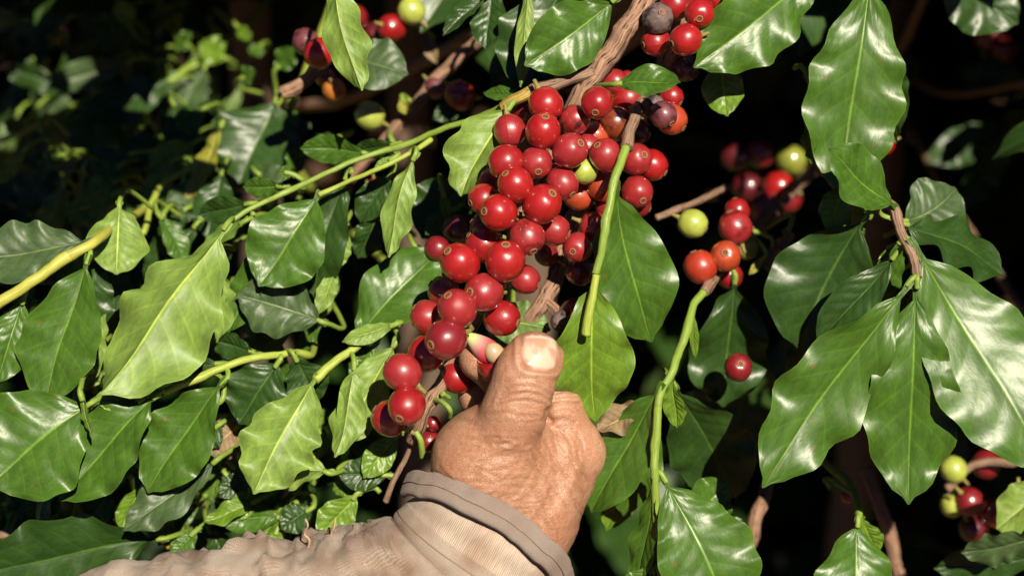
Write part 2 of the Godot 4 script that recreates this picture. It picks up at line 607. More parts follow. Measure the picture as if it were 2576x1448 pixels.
func build_bush() -> void:
	var o := thing("coffee_bush", "dense dark coffee bush filling the shade behind the picked branches", "bush", Vector3(0, 0, -0.4))
	for t in TRUNKS:
		var x: float = t[0] * MM
		var z: float = t[2] * MM + 0.4
		var pts := [Vector3(x * 1.3, 0, z - 0.03), Vector3(x * 1.1, 0.6, z - 0.02), Vector3(x, t[1] * MM, z), Vector3(x * 0.9, 1.8, z - 0.03), Vector3(x * 0.8, 2.3, z - 0.05)]
		part("trunk", tube(catmull(pts, 10), 0.016, 0.008, mats["trunk"], 12, 0.12, 0.2, x * 30.0), o)
	var r := RandomNumberGenerator.new()
	for q in 2:
		r.seed = 21 + q
		var rb := RandomNumberGenerator.new()
		rb.seed = 5 + q
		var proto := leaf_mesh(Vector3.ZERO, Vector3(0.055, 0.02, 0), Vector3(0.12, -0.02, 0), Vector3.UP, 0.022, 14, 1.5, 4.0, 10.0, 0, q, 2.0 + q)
		var mm := MultiMesh.new()
		mm.transform_format = MultiMesh.TRANSFORM_3D
		mm.mesh = proto
		var list: Array = []
		var b := Basis(Vector3.RIGHT, deg_to_rad(-28.0))
		for k in FOLIAGE_BACK + FOLIAGE_TOP + FOLIAGE_SIDE + 30:
			var p := Vector3.ZERO
			var droop := 1.0
			var size := 1.0
			if k < FOLIAGE_BACK:
				p = Vector3(rb.randf_range(-1.0, 1.0), rb.randf_range(-0.6, 0.42), rb.randf_range(-1.2, -0.52))
			elif k < FOLIAGE_BACK + FOLIAGE_TOP:
				# the upper half of the bush, above what the lens takes in
				var zz := r.randf_range(-0.75, -0.11)
				var yy := 0.172 * (0.6 - zz) + 0.065 + 0.3 * pow(r.randf(), 1.4)
				p = Vector3(r.randf_range(-0.42, 0.48), yy, zz)
				droop = 0.45
			elif k >= FOLIAGE_BACK + FOLIAGE_TOP + FOLIAGE_SIDE:
				# twigs that overhang the picture from above, nearer the photographer
				if k % 3 != 0:
					p = Vector3(r.randf_range(-0.20, -0.115), r.randf_range(0.118, 0.17), r.randf_range(0.07, 0.13))
				else:
					p = Vector3(r.randf_range(0.165, 0.23), r.randf_range(0.15, 0.19), r.randf_range(-0.06, 0.0))
				droop = 0.2
				size = 0.55
			else:
				var zs := r.randf_range(-0.60, -0.02)
				p = Vector3(0.306 * (0.6 - zs) + 0.078 + 0.3 * pow(r.randf(), 1.5), r.randf_range(-0.25, 0.45), zs)
				size = 0.7
				droop = 0.7
			p = Vector3(0, 1.2, 0.4) + b * p
			var yaw := r.randf_range(0, TAU)
			var bb := Basis(Vector3.UP, yaw) * Basis(Vector3(0, 0, 1), r.randf_range(-1.1, 0.3) * droop) * Basis(Vector3.RIGHT, r.randf_range(-0.6, 0.6))
			list.append(Transform3D(bb.scaled(Vector3.ONE * size * r.randf_range(0.75, 1.25)), p))
		mm.instance_count = list.size()
		for k in list.size():
			mm.set_instance_transform(k, list[k])
		var mi := MultiMeshInstance3D.new()
		mi.name = "foliage"
		mi.multimesh = mm
		mi.set_meta("kind", "stuff")
		o.add_child(mi, true)

func v3(a: Array, i := 0) -> Vector3:
	return Vector3(a[i], a[i + 1], a[i + 2]) * MM

func near_on(pts: PackedVector3Array, p: Vector3) -> Vector3:
	var best := pts[0]
	for i in pts.size() - 1:
		var q := Geometry3D.get_closest_point_to_segment(p, pts[i], pts[i + 1])
		if q.distance_squared_to(p) < best.distance_squared_to(p):
			best = q
	return best

func build_branches() -> void:
	var ki := 0
	for d in BRANCHES:
		var base := Vector3.ZERO
		if d.stems.size() > 0:
			base = v3(d.stems[0][3])
		else:
			base = v3(d.leaves[0])
		var o := thing(d.name, d.label, d.category, base, d.group)
		var all_pts := PackedVector3Array()
		for s in d.stems:
			var raw: Array = []
			for k in range(3, s.size()):
				raw.append(v3(s[k]) - base)
			var pts := catmull(raw, 8)
			all_pts.append_array(pts)
			var mn: String = s[2]
			var woody := mn == "bark" or mn == "twigbrown"
			part(d.stem_names[d.stems.find(s)], tube(pts, s[0] * MM, s[1] * MM, mats[mn], 14, 0.034 if mn == "bark" else 0.045, 0.16 if woody else 0.12, ki * 0.37), o)
		for l in d.leaves:
			ki += 1
			var a := v3(l) - base
			var c := v3(l, 3) - base
			var t := v3(l, 6) - base
			var top := Vector3(l[9], l[10], l[11]) * 0.01
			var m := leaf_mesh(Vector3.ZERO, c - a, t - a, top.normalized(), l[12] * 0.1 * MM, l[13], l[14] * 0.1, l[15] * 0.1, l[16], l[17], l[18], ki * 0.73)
			var lf := part("leaf", m, o, a)
			if all_pts.size() > 0:
				var q := near_on(all_pts, a)
				if q.distance_to(a) > 0.0015:
					var gap := q.distance_to(a)
					var run: Array = [q - a, (q - a) * 0.5 + (a - t).normalized() * minf(0.2 * gap, 0.005) + INTO_BUSH * 0.3 * gap]
					if gap > 0.014:
						# a far stem: the stalk leaves the blade and goes back into the bush
						run = [INTO_BUSH * 0.03 + (q - a).normalized() * 0.006, INTO_BUSH * 0.012 + (a - t).normalized() * 0.005]
					run.append(Vector3.ZERO)
					run.append((c - a).normalized() * 0.004)
					part("petiole", tube(catmull(run, 5), 0.0009, 0.0010, mats["green"], 8, 0.0, 0.05, ki), lf)
		for c in d.cherries:
			ki += 1
			cherry(o, v3(c) - base, Vector3(c[3], c[4], c[5]), c[6] * 0.01 * MM, c[7], ki % 3, ki * 1.9)

# ---------------------------------------------------------------- the picker's hand, as one skin over bones
func capsule(p: Vector3, b: Array) -> float:
	var a: Vector3 = b[0]
	var ab: Vector3 = b[1] - a
	var t := clampf((p - a).dot(ab) / ab.length_squared(), 0.0, 1.0)
	return p.distance_to(a + ab * t) - lerpf(b[2], b[3], t)

func field_at(p: Vector3) -> float:
	var total := 0.0
	for g in HAND:
		var sum := 0.0
		for b in g.bones:
			sum += exp(-g.k * capsule(p, b))
		total += exp(-HAND_K * (-log(maxf(sum, 1e-30)) / g.k))
	return -log(maxf(total, 1e-30)) / HAND_K

func hand_mesh() -> ArrayMesh:
	var cell := HAND_CELL
	var lo := Vector3(1e6, 1e6, 1e6)
	var hi := -lo
	for g in HAND:
		for b in g.bones:
			for e in 2:
				var r: float = b[2 + e] + 4.0
				lo = lo.min(b[e] - Vector3(r, r, r))
				hi = hi.max(b[e] + Vector3(r, r, r))
	var nx := int((hi.x - lo.x) / cell) + 2
	var ny := int((hi.y - lo.y) / cell) + 2
	var nz := int((hi.z - lo.z) / cell) + 2
	var n := nx * ny * nz
	var total := PackedFloat32Array()
	total.resize(n)
	for g in HAND:
		var sum := PackedFloat32Array()
		sum.resize(n)
		var k: float = g.k
		var glo := Vector3i(nx, ny, nz)
		var ghi := Vector3i(0, 0, 0)
		for b in g.bones:
			var a: Vector3 = b[0]
			var e: Vector3 = b[1]
			var ra: float = b[2]
			var rb: float = b[3]
			var rr := maxf(ra, rb) + 6.0
			var l := a.min(e) - Vector3(rr, rr, rr) - lo
			var h := a.max(e) + Vector3(rr, rr, rr) - lo
			var i0 := clampi(int(l.x / cell), 0, nx - 1)
			var i1 := clampi(int(h.x / cell), 0, nx - 1)
			var j0 := clampi(int(l.y / cell), 0, ny - 1)
			var j1 := clampi(int(h.y / cell), 0, ny - 1)
			var k0 := clampi(int(l.z / cell), 0, nz - 1)
			var k1 := clampi(int(h.z / cell), 0, nz - 1)
			glo = Vector3i(mini(glo.x, i0), mini(glo.y, j0), mini(glo.z, k0))
			ghi = Vector3i(maxi(ghi.x, i1), maxi(ghi.y, j1), maxi(ghi.z, k1))
			var ab := e - a
			var inv := 1.0 / ab.length_squared()
			for kk in range(k0, k1 + 1):
				for jj in range(j0, j1 + 1):
					var at := (kk * ny + jj) * nx
					var p := lo + Vector3(i0, jj, kk) * cell - a
					for ii in range(i0, i1 + 1):
						var t := clampf(p.dot(ab) * inv, 0.0, 1.0)
						var d := (p - ab * t).length() - (ra + (rb - ra) * t)
						if d < 6.0:
							sum[at + ii] += exp(-k * d)
						p.x += cell
		var pw := HAND_K / k
		for kk in range(glo.z, ghi.z + 1):
			for jj in range(glo.y, ghi.y + 1):
				var at := (kk * ny + jj) * nx
				for ii in range(glo.x, ghi.x + 1):
					var sv := sum[at + ii]
					if sv > 1e-9:
						total[at + ii] += pow(sv, pw)
	# inside where total > 1
	var id := PackedInt32Array()
	id.resize(n)
	id.fill(-1)
	var v := PackedVector3Array()
	var corner := [0, 1, nx, nx + 1, nx * ny, nx * ny + 1, nx * ny + nx, nx * ny + nx + 1]
	var edges := [[0, 1], [2, 3], [4, 5], [6, 7], [0, 2], [1, 3], [4, 6], [5, 7], [0, 4], [1, 5], [2, 6], [3, 7]]
	var offs := [Vector3(0, 0, 0), Vector3(1, 0, 0), Vector3(0, 1, 0), Vector3(1, 1, 0), Vector3(0, 0, 1), Vector3(1, 0, 1), Vector3(0, 1, 1), Vector3(1, 1, 1)]
	for kk in nz - 1:
		for jj in ny - 1:
			var row := (kk * ny + jj) * nx
			for ii in nx - 1:
				var c := row + ii
				var ins := 0
				for q in 8:
					if total[c + corner[q]] > 1.0:
						ins += 1
				if ins == 0 or ins == 8:
					continue
				var acc := Vector3.ZERO
				var cnt := 0
				for ed in edges:
					var fa := -log(maxf(total[c + corner[ed[0]]], 1e-12))
					var fb := -log(maxf(total[c + corner[ed[1]]], 1e-12))
					if (fa < 0.0) != (fb < 0.0):
						acc += offs[ed[0]].lerp(offs[ed[1]], clampf(fa / (fa - fb), 0.02, 0.98))
						cnt += 1
				id[c] = v.size()
				v.append(lo + (Vector3(ii, jj, kk) + acc / cnt) * cell)
	var idx := PackedInt32Array()
	var st := [1, nx, nx * ny]
	for kk in range(1, nz - 1):
		for jj in range(1, ny - 1):
			var row := (kk * ny + jj) * nx
			for ii in range(1, nx - 1):
				var c := row + ii
				var a_in := total[c] > 1.0
				for ax in 3:
					if a_in == (total[c + st[ax]] > 1.0):
						continue
					var s1: int = st[(ax + 1) % 3]
					var s2: int = st[(ax + 2) % 3]
					var q0 := id[c]
					var q1 := id[c - s1]
					var q2 := id[c - s1 - s2]
					var q3 := id[c - s2]
					if q0 < 0 or q1 < 0 or q2 < 0 or q3 < 0:
						continue
					if a_in:
						idx.append_array([q0, q2, q1, q0, q3, q2])
					else:
						idx.append_array([q0, q1, q2, q0, q2, q3])
	# smooth a little
	for pass_n in 2:
		var sumv := PackedVector3Array()
		sumv.resize(v.size())
		var num := PackedInt32Array()
		num.resize(v.size())
		for f in range(0, idx.size(), 3):
			for e in 3:
				var p := idx[f + e]
				var q := idx[f + (e + 1) % 3]
				sumv[p] += v[q]
				num[p] += 1
		for i in v.size():
			if num[i] > 0:
				v[i] = v[i].lerp(sumv[i] / num[i], 0.5)
	var nail_a: Vector3 = NAIL[1].normalized()
	var nail_s := nail_a.cross(NAIL[2]).normalized()
	var nail_n := nail_s.cross(nail_a)
	var nail_c: Vector3 = NAIL[0] + nail_n * 9.0
	var nrm := mesh_normals(v, idx)
	var col := PackedColorArray()
	col.resize(v.size())
	for i in v.size():
		var p := v[i]
		var nn := nrm[i]
		var face := smoothstep(-0.15, 0.35, nn.z)
		var disp := 0.16 * noise.get_noise_3d(p.x * 0.14, p.y * 0.14, p.z * 0.14) + 0.10 * noise.get_noise_3d(p.x * 0.45, p.y * 0.45, p.z * 0.45)
		var grime := 0.0
		# folds of skin that frame the nail
		var rel := p - nail_c
		if rel.length() < 14.0 and nn.dot(nail_n) > 0.0:
			var e := pow(pow(absf(rel.dot(nail_s)) / (NAIL[3] * 0.5), 4.0) + pow(absf(rel.dot(nail_a)) / (NAIL[4] * 0.5), 4.0), 0.25)
			var low := 1.0 if rel.dot(nail_a) < NAIL[4] * 0.3 else 0.35
			disp += low * 0.75 * exp(-pow((e - 1.16) / 0.13, 2.0)) - 0.35 * smoothstep(1.02, 0.9, e)
			grime = maxf(grime, 0.6 * exp(-pow((e - 1.0) / 0.06, 2.0)))
		for cr in CREASES:
			var dmin := 1e9
			var pl: Array = cr.p
			var p2 := Vector2(p.x, p.y)
			if p2.x < cr.lo.x or p2.x > cr.hi.x or p2.y < cr.lo.y or p2.y > cr.hi.y:
				continue
			for s in pl.size() - 1:
				dmin = minf(dmin, Geometry2D.get_closest_point_to_segment(p2, pl[s], pl[s + 1]).distance_to(p2))
			var w: float = cr.w
			var g := exp(-pow(dmin / w, 2.0))
			disp -= cr.a * face * (g - 0.45 * exp(-pow((dmin - 2.1 * w) / (1.3 * w), 2.0)))
			if cr.a > 0.0:
				grime = maxf(grime, g * face * 0.35)
		v[i] = p + nn * disp
		# skin tone: warm tan, redder where blood shows, weathered patches
		var big := noise.get_noise_3d(p.x * 0.05, p.y * 0.05, p.z * 0.05 + 8.0)
		var midn := noise.get_noise_3d(p.x * 0.22, p.y * 0.22, p.z * 0.22 + 3.0)
		var small := noise.get_noise_3d(p.x * 0.9, p.y * 0.9, p.z * 0.9)
		var c := Color(.47, .242, .150)
		c = c.lerp(Color(.58, .36, .25), clampf(0.4 + 1.1 * big, 0, 1) * 0.6)
		c = c.lerp(Color(.42, .175, .105), clampf(0.7 * midn + 0.12, 0, 1))
		c = c * (1.0 + 0.07 * small)
		if small > 0.62 and midn > 0.1:
			c = c.lerp(Color(.24, .10, .05), 0.45)
		var speck := noise.get_noise_3d(p.x * 1.5, p.y * 1.5, p.z * 1.5 + 33.0)
		if speck > 0.70:
			c = c.lerp(Color(.16, .07, .04), 0.7)
		c = c.lerp(Color(.26, .13, .07), grime)
		c = c * 0.92
		col[i] = c
	nrm = mesh_normals(v, idx)
	var out := PackedVector3Array()
	out.resize(v.size())
	for i in v.size():
		out[i] = v[i] * MM
	var arr := []
	arr.resize(Mesh.ARRAY_MAX)
	arr[Mesh.ARRAY_VERTEX] = out
	arr[Mesh.ARRAY_NORMAL] = nrm
	arr[Mesh.ARRAY_COLOR] = col
	arr[Mesh.ARRAY_INDEX] = idx
	var m := ArrayMesh.new()
	m.add_surface_from_arrays(Mesh.PRIMITIVE_TRIANGLES, arr)
	m.surface_set_material(0, mats["skin"])
	return m

func mesh_normals(v: PackedVector3Array, idx: PackedInt32Array) -> PackedVector3Array:
	var nrm := PackedVector3Array()
	nrm.resize(v.size())
	for f in range(0, idx.size(), 3):
		var n := (v[idx[f + 2]] - v[idx[f]]).cross(v[idx[f + 1]] - v[idx[f]])
		nrm[idx[f]] += n
		nrm[idx[f + 1]] += n
		nrm[idx[f + 2]] += n
	for i in nrm.size():
		nrm[i] = nrm[i].normalized()
	return nrm

func nail_mesh(centre: Vector3, along: Vector3, face: Vector3, w: float, l: float) -> ArrayMesh:
	# a plate laid on the skin: rounded root, free edge at the tip
	var v := PackedVector3Array()
	var uv := PackedVector2Array()
	var col := PackedColorArray()
	var ax := along.normalized()
	var sd := ax.cross(face).normalized()
	var nn := sd.cross(ax).normalized()
	var rows := 22
	var cols := 22
	for i in rows:
		var b := float(i) / (rows - 1) * 2.0 - 1.0
		for j in cols:
			var a := float(j) / (cols - 1) * 2.0 - 1.0
			# square to squircle, so that corners are round
			var x := a * sqrt(1.0 - 0.36 * b * b)
			var y := b * sqrt(1.0 - (0.42 if b < 0.0 else 0.30) * a * a)
			var p := centre + sd * x * w * 0.5 + ax * y * l * 0.5 + nn * 17.0
			for it in 40:
				var d := field_at(p)
				if d < 0.02:
					break
				p -= nn * d * 0.8
			var e := maxf(absf(a), absf(b))
			var lift := 0.55 - 0.75 * smoothstep(0.78, 1.0, e)
			if b > 0.7:
				lift = 0.55 - 0.15 * smoothstep(0.8, 1.0, absf(a))
			v.append((p + nn * lift) * MM)
			uv.append(Vector2(a, b))
			var c := Color(.47, .24, .165)
			c = c.lerp(Color(.60, .40, .30), smoothstep(0.1, 0.6, noise.get_noise_2d(a * 1.2, b * 0.7) + 0.4))
			c = c * (1.0 + 0.06 * noise.get_noise_2d(a * 9.0, b * 0.8))
			var rim := smoothstep(0.80, 0.97, e + 0.05 * noise.get_noise_2d(a * 5.0, b * 5.0))
			c = c.lerp(Color(.20, .11, .07) if b > 0.3 else Color(.40, .17, .10), rim * 0.75)
			if b > 0.72:
				c = c.lerp(Color(.60, .50, .40), smoothstep(0.72, 0.80, b) * (1.0 - rim))
			col.append(c)
	return grid_mesh(ArrayMesh.new(), v, uv, col, rows, cols, mats["nail"], nn.dot(sd.cross(ax)) > 0.0)

# ---------------------------------------------------------------- sleeve
func build_person() -> void:
	var o := thing("person", "bare hand in a dusty pale sleeve reaching up to pinch a cherry", "person", v3(HAND_AT))
	o.rotation.x = deg_to_rad(-28.0)
	var h := part("hand", hand_mesh(), o)
	part("thumb_nail", nail_mesh(NAIL[0], NAIL[1], NAIL[2], NAIL[3], NAIL[4]), h)
	var pts := catmull(SLEEVE, 12)
	var n := pts.size()
	var rows := 0
	var ang := 96
	var v := PackedVector3Array()
	var uv := PackedVector2Array()
	var col := PackedColorArray()
	var side := Vector3(0, 0, 1)
	var run := 0.0
	var frames: Array = []
	for i in n:
		var tg := (pts[mini(i + 1, n - 1)] - pts[maxi(i - 1, 0)]).normalized()
		if i == 0:
			tg = -CUFF_AXIS
		side = (side - tg * side.dot(tg)).normalized()
		var up := tg.cross(side)
		if i > 0:
			run += pts[i].distance_to(pts[i - 1])
		frames.append([pts[i], side, up, tg])
		var f := float(i) / 12.0
		var k0 := mini(int(f), SLEEVE_R.size() - 1)
		var r: float = lerpf(SLEEVE_R[k0], SLEEVE_R[mini(k0 + 1, SLEEVE_R.size() - 1)], f - k0)
		for j in ang + 1:
			var a := TAU * j / ang
			var d := side * cos(a) + up * sin(a)
			var q := pts[i] + d * r
			var away := smoothstep(6.0, 30.0, run)
			# creased cotton: broad bulges, then soft ridged folds running round and across the arm
			var big := noise.get_noise_3d(q.x * 0.013, q.y * 0.018, q.z * 0.013)
			var wx := q.x + 9.0 * noise.get_noise_3d(q.x * 0.03, q.y * 0.03, q.z * 0.03 + 70.0)
			var wy := q.y + 9.0 * noise.get_noise_3d(q.x * 0.03, q.y * 0.03, q.z * 0.03 + 90.0)
			var f1 := 1.0 - sqrt(absf(noise.get_noise_3d(wx * 0.034 + wy * 0.012, wy * 0.008, q.z * 0.012 + 5.0)) + 0.01) * 1.6
			var f2 := 1.0 - sqrt(absf(noise.get_noise_3d(wx * 0.020 - wy * 0.045, wx * 0.006, q.z * 0.02 + 25.0)) + 0.01) * 1.6
			var fine := noise.get_noise_3d(q.x * 0.12, q.y * 0.16, q.z * 0.12)
			var disp := away * (6.0 * big + 6.0 * f1 + 3.2 * f2 + 0.5 * fine) - 1.8 * exp(-pow((run - 12.0) / 3.0, 2.0))
			q += d * disp
			v.append(q * MM)
			uv.append(Vector2(float(j) / ang * 16.0, run / 14.5))
			col.append(cloth_tone(q))
		rows += 1
	var sl := part("sleeve", grid_mesh(ArrayMesh.new(), v, uv, col, rows, ang + 1, mats["cloth"]), o)
	# cuff: a stitched, folded band round the wrist, open at its end
	var cv := PackedVector3Array()
	var cuv := PackedVector2Array()
	var ccol := PackedColorArray()
	var prof: Array = []
	for k in 17:
		var a := TAU * k / 16.0
		var px := signf(cos(a)) * pow(absf(cos(a)), 0.45) * 4.6
		var py := signf(sin(a)) * pow(absf(sin(a)), 0.7) * 1.5
		prof.append(Vector2(px, py))
	var steps := 110
	var c0: Vector3 = SLEEVE[0]
	var s0: Vector3 = frames[0][1]
	var u0: Vector3 = frames[0][2]
	var crows := 0
	for i in steps + 3:
		var ii := clampi(i - 1, 0, steps)
		var a: float = deg_to_rad(lerpf(CUFF_FROM, CUFF_TO, float(ii) / steps))
		var d := s0 * cos(a) + u0 * sin(a)
		var r: float = SLEEVE_R[0] + 3.6 + 1.3 * noise.get_noise_2d(a * 1.1, 3.0)
		var slide := 2.2 * noise.get_noise_2d(a * 0.9, 9.0)
		var sc := 0.02 if (i == 0 or i == steps + 2) else (0.86 if (ii == 0 or ii == steps) else 1.0)
		for pq in prof:
			var q: Vector3 = c0 + d * (r + pq.y * sc * (1.0 + 0.15 * noise.get_noise_2d(a * 6.0, pq.x))) + CUFF_AXIS * (pq.x * sc + slide + 3.0) + d * pq.x * 0.22
			cv.append(q * MM)
			cuv.append(Vector2(pq.x / 10.5, a * r / 10.5))
			ccol.append(cloth_tone(q).lerp(Color(.60, .48, .43), 0.55))
		crows += 1
	var cuff := part("cuff", grid_mesh(ArrayMesh.new(), cv, cuv, ccol, crows, prof.size(), mats["cloth"], false), sl)
	# rows of stitching on the sleeve and the cuff
	for run_at in [0, 1, 2]:
		var line: Array = []
		for i in 60:
			var a := deg_to_rad(lerpf(CUFF_FROM - 6.0, CUFF_FROM - 190.0, i / 59.0))
			if run_at == 0:
				var d := s0 * cos(a) + u0 * sin(a)
				line.append((c0 + d * (SLEEVE_R[0] + 3.6 + 1.55 + 1.3 * noise.get_noise_2d(a * 1.1, 3.0)) + CUFF_AXIS * (2.2 * noise.get_noise_2d(a * 0.9, 9.0) + 2.4)) * MM)
			else:
				var row: int = [0, 5, 11][run_at]
				var jj := posmod(int(round(a / TAU * ang)), ang)
				var q := v[row * (ang + 1) + jj]
				var out_d: Vector3 = (q / MM - frames[row][0]).normalized()
				line.append(q + out_d * 0.0001)
		part("seam", tube(PackedVector3Array(line), 0.00022, 0.00022, mats["seam"], 5), cuff if run_at == 0 else sl)
	for th in THREADS:
		var tp: Array = []
		for q in th:
			tp.append(q * MM)
		part("loose_thread", tube(catmull(tp, 6), 0.00045, 0.0003, mats["thread"], 6), sl)

func cloth_tone(q: Vector3) -> Color:
	# faded pinkish cotton with earth rubbed in
	var c := Color(.80, .63, .50)
	var a := noise.get_noise_3d(q.x * 0.03, q.y * 0.03, q.z * 0.03 + 40.0)
	var b := noise.get_noise_3d(q.x * 0.10, q.y * 0.10, q.z * 0.10 + 4.0)
	var s := noise.get_noise_3d(q.x * 0.5, q.y * 0.5, q.z * 0.5)
	c = c.lerp(Color(.46, .28, .19), clampf(0.25 + 1.2 * a + 0.6 * b, 0.0, 0.9))
	c = c.lerp(Color(.82, .70, .58), clampf(-1.0 * a + 0.3 * b, 0.0, 0.8))
	return c * (1.0 + 0.08 * s)

func build_picked_cherry() -> void:
	# squeezed open between thumb and finger: torn red skin, pink stalk end, pale bean pushing out
	var o := thing("coffee_cherry", "squeezed split red cherry with pale bean held between thumb and finger", "cherry", v3(PICKED_AT))
	o.rotation.x = deg_to_rad(-28.0)
	var cup: Array = []
	for k in 9:
		var a := PI * 0.06 + PI * 0.60 * k / 8.0
		cup.append(Vector2(sin(a) * 6.4, -cos(a) * 7.6) * MM)
	cup.append(Vector2(5.2, 1.6) * MM)
	cup.append(Vector2(4.6, -2.0) * MM)
	var sk := part("skin", lathe(cup, 24, mats["cherry_red"]), o, Vector3(0.0008, -0.0028, -0.001))
	sk.rotation = Vector3(0.45, 0.0, 0.25)
	var bn: Array = []
	for k in 13:
		var a := PI * k / 12.0
		bn.append(Vector2(maxf(sin(a), 0.001) * 3.5, -cos(a) * 4.4) * MM)
	var bean := part("bean", lathe(bn, 20, mats["bean"]), o, Vector3(0.0006, 0.0010, 0.0022))
	bean.rotation = Vector3(0.5, 0.0, 0.55)
	var ped: Array = []
	for q in [[0.01, -3.0], [4.0, -1.6], [4.5, 1.0], [4.1, 3.6], [3.3, 6.0], [2.3, 8.2], [1.3, 10.0], [0.01, 10.6]]:
		ped.append(Vector2(q[0], q[1]) * MM)
	var pc := [Color(.42, .02, .03), Color(.42, .02, .03), Color(.46, .03, .05), Color(.44, .10, .11), Color(.46, .26, .20), Color(.46, .46, .20), Color(.45, .55, .12), Color(.4, .5, .1)]
	var pe := part("stalk_end", lathe(ped, 18, mats["scar"], pc), o, Vector3(-0.0012, 0.0010, -0.0008))
	pe.rotation = Vector3(0.25, 0.0, 0.86)

# ---------------------------------------------------------------- tables, in world millimetres
const TRUNKS := [[12,1150,-360], [-150,1120,-380], [210,1150,-360], [-60,1300,-420]]
const FOLIAGE_BACK := 3000
const FOLIAGE_TOP := 1300
const FOLIAGE_SIDE := 1100
